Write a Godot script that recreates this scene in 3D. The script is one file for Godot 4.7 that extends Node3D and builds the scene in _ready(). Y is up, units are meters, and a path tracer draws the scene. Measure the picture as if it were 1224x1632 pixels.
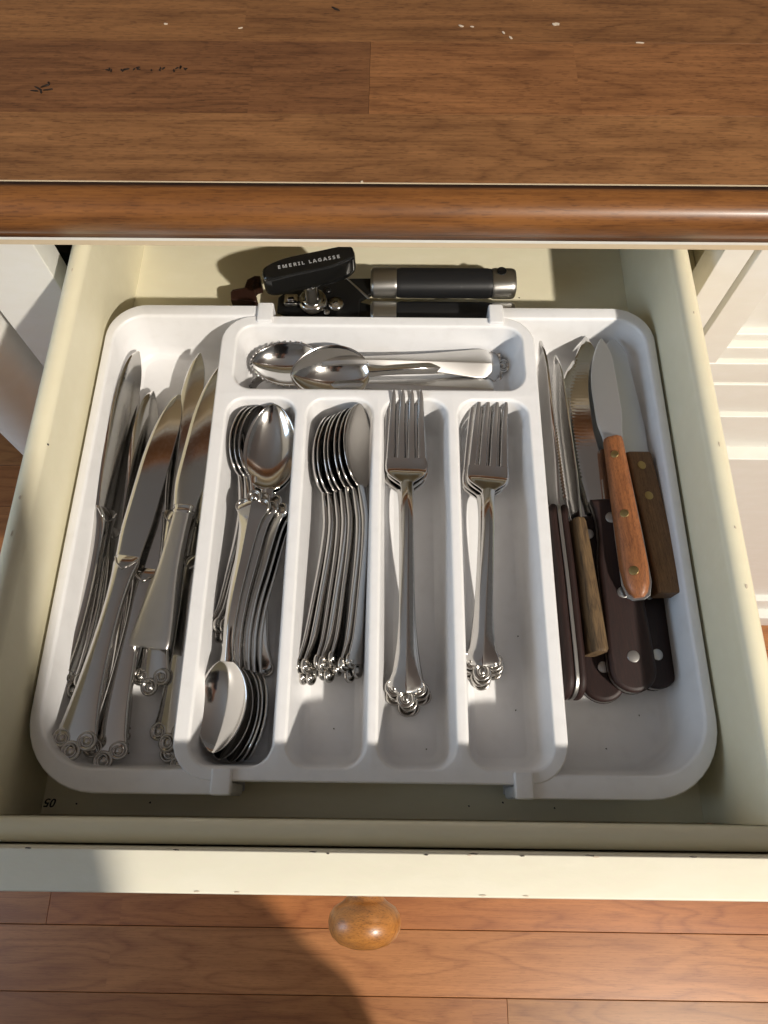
extends Node3D
const CAM_R := Vector3(0.9999222, -0.0025488, -0.0122117)
const CAM_U := Vector3(-0.0102801, 0.3861805, -0.9223660)
const CAM_B := Vector3(0.0070669, 0.9224197, 0.3861242)

# ---------------------------------------------------------------- bookkeeping
var used := {}
var M := {}

func numbered(called: String) -> String:
	if not used.has(called):
		used[called] = 0
		return called
	used[called] += 1
	return "%s_%03d" % [called, used[called]]

func thing(called: String, label: String, category: String, group := "") -> Node3D:
	var o := Node3D.new()
	o.name = numbered(called)
	add_child(o)
	tag(o, label, category, group)
	return o

func tag(o: Node, label: String, category: String, group := "") -> void:
	o.set_meta("label", label)
	o.set_meta("category", category)
	if group != "":
		o.set_meta("group", group)

func part(called: String, mesh: Mesh, mat: Material, parent: Node, at := Vector3.ZERO) -> MeshInstance3D:
	var o := MeshInstance3D.new()
	o.name = called
	o.mesh = mesh
	o.material_override = mat
	o.position = at
	parent.add_child(o, true)
	return o

# ---------------------------------------------------------------- mesh building
class Shape:
	var v := PackedVector3Array()
	var i := PackedInt32Array()

	func quad(a: int, b: int, c: int, d: int) -> void:
		i.append_array([a, b, c, a, c, d])

	func loft(loops: Array, caps := true, closed := true) -> void:
		var n: int = loops[0].size()
		var first := v.size()
		for l in loops:
			v.append_array(l)
		var m := n if closed else n - 1
		for r in loops.size() - 1:
			for k in m:
				var k2 := (k + 1) % n
				var a := first + r * n
				var b := first + (r + 1) * n
				quad(a + k, a + k2, b + k2, b + k)
		if caps:
			cap(loops[0], true)
			cap(loops[-1], false)

	func cap(l: PackedVector3Array, flip: bool) -> void:
		var f := v.size()
		var c := Vector3.ZERO
		for p in l:
			c += p
		c /= l.size()
		v.append(c)
		v.append_array(l)
		for k in l.size():
			var a := f + 1 + k
			var b := f + 1 + (k + 1) % l.size()
			if flip:
				i.append_array([f, b, a])
			else:
				i.append_array([f, a, b])

	func box(lo: Vector3, hi: Vector3, b := 0.001) -> void:
		# chamfered box
		var f := v.size()
		var s := [lo, hi]
		var idx := {}
		for sx in 2:
			for sy in 2:
				for sz in 2:
					var c := Vector3(s[sx].x, s[sy].y, s[sz].z)
					var inn := Vector3(b if sx == 0 else -b, b if sy == 0 else -b, b if sz == 0 else -b)
					for ax in 3:
						var p := c + inn
						p[ax] = c[ax]
						idx[[sx, sy, sz, ax]] = v.size()
						v.append(p)
		var q := func(a, b2, c2, d): quad(idx[a], idx[b2], idx[c2], idx[d])
		for ax in 3:
			var u := (ax + 1) % 3
			var w := (ax + 2) % 3
			for e in 2:
				var k := []
				for uv in [[0, 0], [1, 0], [1, 1], [0, 1]]:
					var t := [0, 0, 0]
					t[ax] = e
					t[u] = uv[0]
					t[w] = uv[1]
					k.append([t[0], t[1], t[2], ax])
				if e == 1:
					q.call(k[0], k[1], k[2], k[3])
				else:
					q.call(k[3], k[2], k[1], k[0])
			# edges parallel to ax
			for eu in 2:
				for ew in 2:
					var t0 := [0, 0, 0]
					t0[u] = eu
					t0[w] = ew
					var t1 := t0.duplicate()
					t1[ax] = 1
					var a := [t0[0], t0[1], t0[2], u]
					var b3 := [t1[0], t1[1], t1[2], u]
					var c3 := [t1[0], t1[1], t1[2], w]
					var d := [t0[0], t0[1], t0[2], w]
					if (eu + ew) % 2 == 0:
						q.call(a, d, c3, b3)
					else:
						q.call(a, b3, c3, d)
		for sx in 2:
			for sy in 2:
				for sz in 2:
					var a: int = idx[[sx, sy, sz, 0]]
					var b4: int = idx[[sx, sy, sz, 1]]
					var c4: int = idx[[sx, sy, sz, 2]]
					if (sx + sy + sz) % 2 == 1:
						i.append_array([a, b4, c4])
					else:
						i.append_array([a, c4, b4])

	func tube(path: PackedVector3Array, radius: float, n := 6, taper := 0.0) -> void:
		var loops := []
		var side := Vector3.UP
		for k in path.size():
			var d := (path[mini(k + 1, path.size() - 1)] - path[maxi(k - 1, 0)]).normalized()
			if absf(side.dot(d)) > 0.95:
				side = Vector3.RIGHT if absf(d.x) < 0.9 else Vector3.BACK
			side = (side - d * side.dot(d)).normalized()
			var o := d.cross(side)
			var l := PackedVector3Array()
			var r := radius * (1.0 - taper * float(k) / path.size())
			for j in n:
				var a := TAU * j / n
				l.append(path[k] + (side * cos(a) + o * sin(a)) * r)
			loops.append(l)
		loft(loops)

	func lathe(profile: Array, n: int, xf := Transform3D.IDENTITY) -> void:
		# profile of (radius, height) turned about local y, from the bottom up
		var loops := []
		for p in profile:
			var l := PackedVector3Array()
			for k in n:
				var a := TAU * k / n
				l.append(xf * Vector3(cos(a) * p[0], p[1], -sin(a) * p[0]))
			loops.append(l)
		loft(loops)

	func plate(outline: PackedVector2Array, y0: float, y1: float, b := 0.0005, steps := 2) -> void:
		# flat piece: outline in (x, z), rounded rims
		var o := outline
		if Geometry2D.is_polygon_clockwise(o):
			o = o.duplicate()
			o.reverse()
		var n := o.size()
		var nor := PackedVector2Array()
		for k in n:
			var e := (o[(k + 1) % n] - o[(k - 1 + n) % n]).normalized()
			nor.append(Vector2(-e.y, e.x))   # inwards for a counter-clockwise outline
		var loops := []
		var prof := []
		for s in steps + 1:
			var a := PI / 2 * s / steps
			prof.append([b * (1 - sin(a)), y0 + b * (1 - cos(a))])
		for s in steps + 1:
			var a := PI / 2 * s / steps
			prof.append([b * (1 - cos(a)), y1 - b * (1 - sin(a))])
		for p in prof:
			var l := PackedVector3Array()
			for k in n:
				var q: Vector2 = o[k] + nor[k] * float(p[0])
				l.append(Vector3(q.x, p[1], q.y))
			loops.append(l)
		loft(loops, false)
		var tri := Geometry2D.triangulate_polygon(o)
		for top in 2:
			var f := v.size()
			v.append_array(loops[-1] if top == 1 else loops[0])
			for k in range(0, tri.size(), 3):
				var a := f + tri[k]
				var b2 := f + tri[k + 1]
				var c := f + tri[k + 2]
				var s := (o[tri[k + 1]] - o[tri[k]]).cross(o[tri[k + 2]] - o[tri[k]])
				if (s > 0) == (top == 0):
					i.append_array([a, b2, c])
				else:
					i.append_array([a, c, b2])

	func moved(xf: Transform3D, from := 0) -> void:
		for k in range(from, v.size()):
			v[k] = xf * v[k]

	func done(solid := true) -> ArrayMesh:
		var vol := 0.0
		for k in range(0, i.size(), 3):
			vol += v[i[k]].dot(v[i[k + 1]].cross(v[i[k + 2]]))
		if solid and vol > 0:      # counter-clockwise outside: turn to clockwise
			for k in range(0, i.size(), 3):
				var t := i[k + 1]
				i[k + 1] = i[k + 2]
				i[k + 2] = t
		var nor := PackedVector3Array()
		nor.resize(v.size())
		for k in range(0, i.size(), 3):
			var a := i[k]
			var b := i[k + 1]
			var c := i[k + 2]
			var x := (v[c] - v[a]).cross(v[b] - v[a])
			nor[a] += x
			nor[b] += x
			nor[c] += x
		for k in nor.size():
			nor[k] = nor[k].normalized() if nor[k].length_squared() > 1e-30 else Vector3.UP
		var arr := []
		arr.resize(Mesh.ARRAY_MAX)
		arr[Mesh.ARRAY_VERTEX] = v
		arr[Mesh.ARRAY_NORMAL] = nor
		arr[Mesh.ARRAY_INDEX] = i
		var m := ArrayMesh.new()
		m.add_surface_from_arrays(Mesh.PRIMITIVE_TRIANGLES, arr)
		return m

func boxes(list: Array, b := 0.001) -> ArrayMesh:
	var s := Shape.new()
	for q in list:
		s.box(q[0], q[1], b)
	return s.done()

# smooth curve through a table of [x, value]
func along(tab: Array, x: float) -> float:
	if x <= tab[0][0]:
		return tab[0][1]
	for k in tab.size() - 1:
		if x <= tab[k + 1][0]:
			var x0: float = tab[k][0]
			var x1: float = tab[k + 1][0]
			var h := x1 - x0
			var t := (x - x0) / h
			var y0: float = tab[k][1]
			var y1: float = tab[k + 1][1]
			var s := (y1 - y0) / h
			var m0 := s
			var m1 := s
			if k > 0:
				m0 = (y1 - tab[k - 1][1]) / (x1 - tab[k - 1][0])
			if k + 2 < tab.size():
				m1 = (tab[k + 2][1] - y0) / (tab[k + 2][0] - x0)
			var t2 := t * t
			var t3 := t2 * t
			return (2 * t3 - 3 * t2 + 1) * y0 + (t3 - 2 * t2 + t) * h * m0 + (-2 * t3 + 3 * t2) * y1 + (t3 - t2) * h * m1
	return tab[-1][1]

# ---------------------------------------------------------------- materials
func lin(r: float, g: float, b: float) -> Color:
	return Color(r, g, b).linear_to_srgb()

func plain(name_: String, c: Color, rough: float, metal := 0.0) -> StandardMaterial3D:
	var m := StandardMaterial3D.new()
	m.resource_name = name_
	m.albedo_color = c
	m.roughness = rough
	m.metallic = metal
	return m

func noise_tex(freq: float, normal: bool, seed_: int, strength := 4.0, oct := 4, size := 512) -> NoiseTexture2D:
	var n := FastNoiseLite.new()
	n.seed = seed_
	n.frequency = freq
	n.fractal_octaves = oct
	n.noise_type = FastNoiseLite.TYPE_SIMPLEX_SMOOTH
	var t := NoiseTexture2D.new()
	t.width = size
	t.height = size
	t.seamless = true
	t.as_normal_map = normal
	t.bump_strength = strength
	t.noise = n
	return t

func wood_image(seed_: int, w: int, h: int, light: Color, dark: Color, pore: Color, rings: float, warp: float, streak: float, pores: float, pore_len := 0.03, line_w := 0.30) -> Image:
	# grain runs along x; colours are linear
	var a := FastNoiseLite.new()
	a.seed = seed_
	a.frequency = 1.0
	a.fractal_octaves = 3
	var b := FastNoiseLite.new()
	b.seed = seed_ + 7
	b.frequency = 1.0
	b.fractal_octaves = 2
	var c := FastNoiseLite.new()
	c.seed = seed_ + 13
	c.frequency = 1.0
	c.fractal_octaves = 1
	var data := PackedByteArray()
	data.resize(w * h * 3)
	var lut := PackedByteArray()
	lut.resize(1025)
	for k in 1025:
		var l := k / 1024.0
		lut[k] = int(255.0 * (12.92 * l if l < 0.0031308 else 1.055 * pow(l, 1 / 2.4) - 0.055))
	var at := 0
	for y in h:
		var fy := float(y) / h
		for x in w:
			var fx := float(x) / w
			var big := a.get_noise_2d(fx * 2.2, fy * 4.5)
			var f := fy * rings + big * warp
			var r := f - floorf(f)
			var line := pow(1.0 - absf(r - 0.72) / 0.72, 3.0) if r < 0.72 else pow(1.0 - (r - 0.72) / 0.28, 1.5)
			var s := b.get_noise_2d(fx * 7.0, fy * 160.0) * 0.5 + 0.5
			var t := clampf(line_w * line + streak * s + (1.0 - streak) * 0.45 * (big + 0.5) + 0.22 * a.get_noise_2d(fx * 5.0 + 9.0, fy * 26.0), 0.0, 1.0)
			var p := c.get_noise_2d(fx / pore_len, fy * 0.6 * h)
			var pk := clampf((p - 0.42) * 5.0, 0.0, 1.0) * pores * (0.65 + 0.35 * line)
			var cr := lerpf(lerpf(light.r, dark.r, t), pore.r, pk)
			var cg := lerpf(lerpf(light.g, dark.g, t), pore.g, pk)
			var cb := lerpf(lerpf(light.b, dark.b, t), pore.b, pk)
			data[at] = lut[int(clampf(cr, 0, 1) * 1024)]
			data[at + 1] = lut[int(clampf(cg, 0, 1) * 1024)]
			data[at + 2] = lut[int(clampf(cb, 0, 1) * 1024)]
			at += 3
	return Image.create_from_data(w, h, false, Image.FORMAT_RGB8, data)

func wood_mat(name_: String, tex: Texture2D, span: Vector2, off: Vector2, tint: Color, rough: float, coat := 0.0, bump := 0.0) -> StandardMaterial3D:
	var m := plain(name_, tint, rough)
	m.albedo_texture = tex
	m.uv1_triplanar = true
	m.uv1_triplanar_sharpness = 8.0
	m.uv1_scale = Vector3(1 / span.x, 1 / span.y, 1 / span.y)
	m.uv1_offset = Vector3(off.x, off.y, off.y)
	if coat > 0:
		m.clearcoat_enabled = true
		m.clearcoat = coat
		m.clearcoat_roughness = 0.22
	if bump > 0:
		m.heightmap_enabled = true
		m.heightmap_texture = tex
		m.heightmap_scale = bump
	return m

func make_materials() -> void:
	var steel := plain("stainless steel", lin(0.62, 0.605, 0.585), 0.10, 1.0)
	steel.normal_enabled = true
	steel.normal_texture = scratches()
	steel.normal_scale = 0.10
	steel.uv1_triplanar = true
	steel.uv1_scale = Vector3.ONE * 17.0
	var rt := noise_tex(0.03, false, 5)
	rt.color_ramp = Gradient.new()
	rt.color_ramp.set_color(0, Color(0.55, 0.55, 0.55))
	rt.color_ramp.set_color(1, Color(1, 1, 1))
	steel.roughness = 0.145
	steel.roughness_texture = rt
	M.steel = steel
	var worn: StandardMaterial3D = steel.duplicate()
	worn.resource_name = "worn brushed steel"
	worn.roughness = 0.33
	worn.normal_enabled = false
	worn.roughness_texture = null
	M.worn = worn
	M.pale_blade = plain("dull grey blade steel", lin(0.60, 0.61, 0.62), 0.44, 0.85)
	var sc: StandardMaterial3D = steel.duplicate()
	sc.resource_name = "tarnished cast steel"
	sc.albedo_color = lin(0.52, 0.50, 0.47)
	sc.roughness = 0.26
	M.scroll = sc
	M.dull = plain("dull steel", lin(0.55, 0.54, 0.52), 0.36, 1.0)
	M.chrome = plain("chrome", lin(0.62, 0.61, 0.60), 0.10, 1.0)
	M.brass = plain("aged brass", lin(0.38, 0.28, 0.12), 0.42, 1.0)
	M.brown_steel = plain("browned steel", lin(0.05, 0.022, 0.016), 0.28, 0.5)
	var pl := plain("white plastic", lin(0.83, 0.825, 0.83), 0.36)
	pl.normal_enabled = true
	pl.normal_texture = noise_tex(0.01, true, 11, 2.0)
	pl.normal_scale = 0.05
	pl.uv1_triplanar = true
	pl.uv1_scale = Vector3.ONE * 6.0
	var scuff := noise_tex(0.02, false, 31, 4.0, 5)
	scuff.color_ramp = Gradient.new()
	scuff.color_ramp.set_color(0, Color(0.972, 0.970, 0.968))
	scuff.color_ramp.set_color(1, Color(1, 1, 1))
	scuff.color_ramp.add_point(0.42, Color(0.995, 0.995, 0.995))
	pl.albedo_texture = scuff
	M.plastic = pl
	M.cream = paint("cream paint", lin(0.845, 0.79, 0.60), 21)
	M.ivory = paint("ivory paint", lin(0.85, 0.805, 0.665), 22)
	M.white = paint("white paint", lin(0.80, 0.79, 0.75), 23)
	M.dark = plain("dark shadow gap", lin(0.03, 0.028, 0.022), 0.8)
	M.black_gloss = plain("glossy black plastic", lin(0.008, 0.008, 0.008), 0.14)
	M.black = plain("black rubber grip", lin(0.012, 0.012, 0.013), 0.5)
	M.black_plate = plain("black coated steel", lin(0.012, 0.012, 0.012), 0.3, 0.4)
	M.ink = plain("black ink", lin(0.01, 0.01, 0.012), 0.6)
	M.letter = plain("pale grey lettering", lin(0.36, 0.36, 0.36), 0.5)
	M.fleck = plain("pale chipped wood", lin(0.62, 0.52, 0.40), 0.7)
	M.stain = plain("dark stain", lin(0.02, 0.012, 0.008), 0.5)
	M.filler = plain("pale joint filler", lin(0.62, 0.50, 0.34), 0.7)
	var ct := ImageTexture.create_from_image(wood_image(41, 1400, 700, Color(0.335, 0.155, 0.058), Color(0.112, 0.045, 0.015), Color(0.055, 0.020, 0.007), 5.0, 3.2, 0.52, 0.60, 0.016, 0.24))
	M.counter = []
	var tints := [Color(1, 1, 1), Color(0.86, 0.84, 0.84), Color(1.0, 0.97, 0.95), Color(0.86, 0.83, 0.83), Color(1.06, 1.04, 1.0), Color(0.95, 0.94, 0.92)]
	for k in 6:
		M.counter.append(wood_mat("dark butcher block wood", ct, Vector2(0.62, 0.31), Vector2(0.5 + 0.04 * (k % 3 - 1), 0.28 + 0.11 * (k % 5)), tints[k], 0.46, 0.0, 0.012))
	M.edge = wood_mat("varnished edge wood", ct, Vector2(0.8, 0.25), Vector2(0.5, 0.55), Color(0.92, 0.85, 0.70), 0.42, 0.12, 0.006)
	var ft := ImageTexture.create_from_image(wood_image(57, 1400, 700, Color(0.47, 0.195, 0.066), Color(0.26, 0.090, 0.028), Color(0.17, 0.058, 0.015), 4.0, 3.4, 0.40, 0.5, 0.02, 0.42))
	M.floor = []
	var ftint := [Color(1, 1, 1), Color(0.93, 0.92, 0.90), Color(1.0, 0.95, 0.9), Color(0.90, 0.93, 0.92), Color(0.97, 0.98, 1.0)]
	for k in 5:
		M.floor.append(wood_mat("oak floor board", ft, Vector2(1.25, 0.40), Vector2(0.47 + 0.02 * k, [0.5, 0.24, 0.72, 0.38, 0.62][k]), ftint[k], 0.40, 0.0, 0.008))
	var rw := ImageTexture.create_from_image(wood_image(71, 700, 350, Color(0.046, 0.018, 0.017), Color(0.012, 0.005, 0.006), Color(0.004, 0.003, 0.003), 3.0, 1.0, 0.9, 0.8, 0.03, 0.1))
	M.rosewood = wood_mat("dark purple rosewood", rw, Vector2(0.16, 0.05), Vector2(0.1, 0.4), Color(0.86, 0.80, 0.72), 0.56, 0.0, 0.01)
	M.ebony = wood_mat("worn dark wood", rw, Vector2(0.13, 0.04), Vector2(0.2, 0.1), Color(2.2, 2.5, 1.7), 0.6, 0.0, 0.02)
	var ow := ImageTexture.create_from_image(wood_image(83, 700, 350, Color(0.36, 0.135, 0.045), Color(0.15, 0.05, 0.018), Color(0.05, 0.02, 0.01), 4.0, 1.2, 0.6, 0.9, 0.03))
	M.orange_wood = wood_mat("orange brown wood", ow, Vector2(0.14, 0.05), Vector2(0.3, 0.3), Color(1, 1, 1), 0.5, 0.1, 0.01)
	M.knob = wood_mat("varnished knob wood", ow, Vector2(0.09, 0.06), Vector2(0.4, 0.1), Color(1.15, 1.2, 1.0), 0.40, 0.25, 0.010)
	var gw := ImageTexture.create_from_image(wood_image(97, 700, 350, Color(0.20, 0.125, 0.055), Color(0.055, 0.030, 0.013), Color(0.02, 0.012, 0.008), 3.0, 1.2, 0.75, 1.0, 0.09, 0.4))
	M.grey_wood = wood_mat("bleached worn wood", gw, Vector2(0.13, 0.045), Vector2(0.3, 0.6), Color(1, 1, 1), 0.75, 0.0, 0.04)

func scratches() -> ImageTexture:
	# fine random wear lines as relief
	var rng := RandomNumberGenerator.new()
	rng.seed = 77
	var n := 1024
	var im := Image.create_empty(n, n, false, Image.FORMAT_L8)
	im.fill(Color(0.5, 0.5, 0.5))
	for k in 900:
		var p := Vector2(rng.randf(), rng.randf()) * n
		var a := rng.randf() * PI if k % 3 == 0 else rng.randfn(0.1, 0.35)
		var d := Vector2(cos(a), sin(a))
		var l := rng.randf_range(15, 130)
		var v := 0.5 + rng.randf_range(-0.45, 0.25)
		var bend := rng.randf_range(-0.004, 0.004)
		for j in int(l):
			im.set_pixel(posmod(int(p.x), n), posmod(int(p.y), n), Color(v, v, v))
			p += d
			d = d.rotated(bend)
	im.bump_map_to_normal_map(1.0)
	return ImageTexture.create_from_image(im)

func paint(name_: String, c: Color, seed_: int) -> StandardMaterial3D:
	var m := plain(name_, c, 0.42)
	m.normal_enabled = true
	m.normal_texture = noise_tex(0.03, true, seed_, 4.0)
	m.normal_scale = 0.08
	m.uv1_triplanar = true
	m.uv1_world_triplanar = true
	m.uv1_scale = Vector3(4.0, 9.0, 9.0)
	var dirt := noise_tex(0.012, false, seed_ + 3, 4.0, 5)
	dirt.color_ramp = Gradient.new()
	dirt.color_ramp.set_color(0, Color(0.985, 0.98, 0.97))
	dirt.color_ramp.set_color(1, Color(1, 1, 1))
	dirt.color_ramp.add_point(0.55, Color(0.99, 0.99, 0.98))
	m.albedo_texture = dirt
	return m

# ---------------------------------------------------------------- scene
func _ready() -> void:
	var cam := Camera3D.new()
	cam.name = "camera"
	add_child(cam)
	cam.transform = Transform3D(Basis(CAM_R, CAM_U, CAM_B), Vector3(0.2015, 0.45, 0.0))
	cam.fov = rad_to_deg(2.0 * atan(816.0 / 1132.0))
	cam.near = 0.01
	cam.far = 50.0
	cam.current = true
	var we := WorldEnvironment.new()
	we.name = "surroundings"
	var env := Environment.new()
	env.background_mode = Environment.BG_COLOR
	env.background_color = lin(0.120, 0.114, 0.109)
	env.background_energy_multiplier = 1.0
	env.tonemap_mode = Environment.TONE_MAPPER_LINEAR
	env.tonemap_exposure = 1.0
	env.sdfgi_enabled = true
	env.ssao_enabled = true
	env.ssil_enabled = true
	we.environment = env
	add_child(we)
	var lamp_at := Vector3(1.55, 1.74, 1.33)
	var key := SpotLight3D.new()
	key.name = "ceiling_lamp_light"
	add_child(key)
	key.look_at_from_position(lamp_at, Vector3(0.2, 0.0, -0.15))
	key.light_energy = 11.0
	key.light_color = lin(1.0, 0.925, 0.815)
	key.light_size = 0.045
	key.spot_angle = 62.0
	key.spot_angle_attenuation = 0.3
	key.spot_range = 12.0
	key.spot_attenuation = 2.0
	key.shadow_enabled = true
	var win := AreaLight3D.new()
	win.name = "window_light"
	add_child(win)
	win.area_size = Vector2(0.9, 1.1)
	win.look_at_from_position(Vector3(-1.75, 0.62, 0.35), Vector3(0.2, 0.0, -0.1))
	win.light_energy = 1.7
	win.light_color = lin(0.58, 0.78, 1.0)
	win.area_range = 12.0
	win.shadow_enabled = true

	make_materials()
	build_floor()
	build_counter()
	build_cabinet()
	build_drawer()
	build_tray()
	build_opener()
	build_cutlery()
	build_lamp_and_window(lamp_at + Vector3(0, 0.012, 0))
	build_person()

# -- the room's floor, board by board
func build_floor() -> void:
	var fl := Node3D.new()
	fl.name = "floor"
	fl.set_meta("kind", "structure")
	add_child(fl)
	part("subfloor", boxes([[Vector3(-1.9, -0.76, -1.4), Vector3(2.3, -0.7285, 0.9)]]), M.dark, fl)
	var rng := RandomNumberGenerator.new()
	rng.seed = 9
	var meshes := {}
	var bw := 0.0815
	var row := 0
	var z := 0.1585 - bw * 12
	while z < 0.8:
		var x := -1.75 + rng.randf() * 0.3
		var first: Array = []
		if row == 12:
			first = [-1.2, -0.45, 1.25]
		elif row == 11:
			first = [-1.4, -0.286, 1.2]
		elif row == 13:
			first = [-1.0, 0.372, 1.5]
		var ends := [-1.8]
		if first.size():
			ends.append_array(first)
		else:
			while ends[-1] < 2.0:
				ends.append(ends[-1] + 0.55 + rng.randf() * 0.5)
		ends.append(2.2)
		for k in ends.size() - 1:
			var l: float = ends[k + 1] - ends[k]
			if l <= 0.02:
				continue
			var key := snappedf(l, 0.001)
			if not meshes.has(key):
				meshes[key] = boxes([[Vector3(-key / 2 + 0.0001, -0.012, -bw / 2 + 0.0003), Vector3(key / 2 - 0.0001, 0, bw / 2 - 0.0003)]], 0.0007)
			part("floor_board", meshes[key], M.floor[(row * 3 + k * 2) % 5], fl, Vector3((ends[k] + ends[k + 1]) / 2, -0.72 - rng.randf() * 0.0004, z + bw / 2))
		z += bw
		row += 1

# -- butcher block counter
func build_counter() -> void:
	var c := thing("countertop", "brown butcher block countertop with a rounded front edge above the open drawer", "countertop")
	var top := 0.165
	# staves [x0, x1, z0, z1, tint]
	var list := [
		[-0.62, 0.18745, -0.3645, -0.3122, 0], [0.18755, 1.1, -0.3645, -0.3122, 4],
		[-0.62, 0.18745, -0.4262, -0.3646, 3], [0.18755, 1.1, -0.4262, -0.3646, 2],
		[-0.62, -0.21, -0.488, -0.4263, 1], [-0.2099, 1.1, -0.488, -0.4263, 5],
		[-0.62, 0.35, -0.55, -0.4881, 2], [0.3501, 1.1, -0.55, -0.4881, 0],
		[-0.62, 0.15, -0.75, -0.5501, 1], [0.1501, 1.1, -0.75, -0.5501, 4],
		[-0.62, 1.1, -0.98, -0.7504, 5],
	]
	list[0] = [-0.62, 1.1, -0.3645, -0.3122, 0]
	list.remove_at(1)
	for s in list:
		var ce := Vector3((s[0] + s[1]) / 2, top - 0.018, (s[2] + s[3]) / 2)
		var hf := Vector3((s[1] - s[0]) / 2, 0.018, (s[3] - s[2]) / 2)
		part("stave", boxes([[-hf, hf]], 0.00012), M.counter[s[4]], c, ce)
	part("joint_filler", boxes([[Vector3(-0.62, top - 0.03, -0.3120), Vector3(1.1, top + 0.0003, -0.3108)]], 0.0002), M.filler, c)
	# rounded edge moulding
	var prof := [[-0.3106, 0.1655], [-0.3060, 0.1657], [-0.3015, 0.1650], [-0.2975, 0.1636], [-0.2942, 0.1608], [-0.2925, 0.1570], [-0.2922, 0.1530], [-0.2935, 0.1480], [-0.2962, 0.1432], [-0.3000, 0.1388], [-0.3036, 0.1356], [-0.3052, 0.1338], [-0.3056, 0.1300], [-0.3106, 0.1296]]
	var loops := []
	for x in [-0.85, -0.4, 0.0, 0.4, 0.85]:
		var l := PackedVector3Array()
		for p in prof:
			l.append(Vector3(x, p[1] - 0.147, p[0] + 0.295))
		loops.append(l)
	var s := Shape.new()
	s.loft(loops)
	part("edge_moulding", s.done(), M.edge, c, Vector3(0.24, 0.147, -0.295))
	part("underside_strip", boxes([[Vector3(-0.62, 0.1250, -0.3104), Vector3(1.1, 0.1294, -0.3078)]], 0.0006), M.white, c)
	part("underside_board", boxes([[Vector3(-0.62, 0.118, -0.98), Vector3(1.1, 0.1285, -0.3108)]], 0.0006), M.filler, c)
	# small wear marks on the top
	var rng := RandomNumberGenerator.new()
	rng.seed = 5
	for f in [[0.3002, -0.4428, 0.0042, 0.0016, 0.1], [0.2424, -0.4405, 0.0035, 0.0008, 0.4], [0.2490, -0.4400, 0.002, 0.0006, 0.2], [0.2680, -0.4345, 0.0026, 0.0009, 0.9], [0.2720, -0.4300, 0.003, 0.0009, 0.8], [0.3490, -0.4262, 0.005, 0.0006, 0.05], [0.062, -0.441, 0.0022, 0.0008, 0.0], [0.108, -0.4375, 0.003, 0.0005, -0.3], [0.185, -0.3122, 0.0014, 0.0012, 0.0]]:
		part("chip", blot(rng, f[2] * 0.5, f[3] * 0.7, f[4]), M.fleck, c, Vector3(f[0], top + 0.0004, f[1]))
	for f in [[0.1653, -0.456, 0.003, 0.0007, 0.6], [-0.0045, -0.3835, 0.0032, 0.0006, 0.5], [-0.0005, -0.386, 0.0030, 0.0006, -0.5], [-0.006, -0.3815, 0.0024, 0.0005, 0.1], [0.0015, -0.3825, 0.0028, 0.0005, -0.2], [-0.0025, -0.381, 0.002, 0.0006, 1.2], [0.0005, -0.3885, 0.0006, 0.0006, 0.0]]:
		part("stain", blot(rng, f[2], f[3], f[4]), M.stain, c, Vector3(f[0], top + 0.0004, f[1]))
	for k in 20:
		var x := 0.030 + 0.052 * rng.randf()
		part("stain", blot(rng, 0.0008 + 0.0008 * rng.randf(), 0.0005, rng.randf() * 3), M.stain, c, Vector3(x, top + 0.0003, -0.4005 + (x - 0.055) * -0.03 + 0.0035 * (rng.randf() - 0.5)))

func blot(rng: RandomNumberGenerator, rx: float, rz: float, turn: float) -> ArrayMesh:
	var o := PackedVector2Array()
	for k in 11:
		var a := TAU * k / 11
		var r := 0.65 + 0.6 * rng.randf()
		o.append(Vector2(cos(a) * rx * r, sin(a) * rz * r).rotated(turn))
	var s := Shape.new()
	s.plate(o, -0.0004, 0.0001, 0.00005, 1)
	return s.done()

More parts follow.
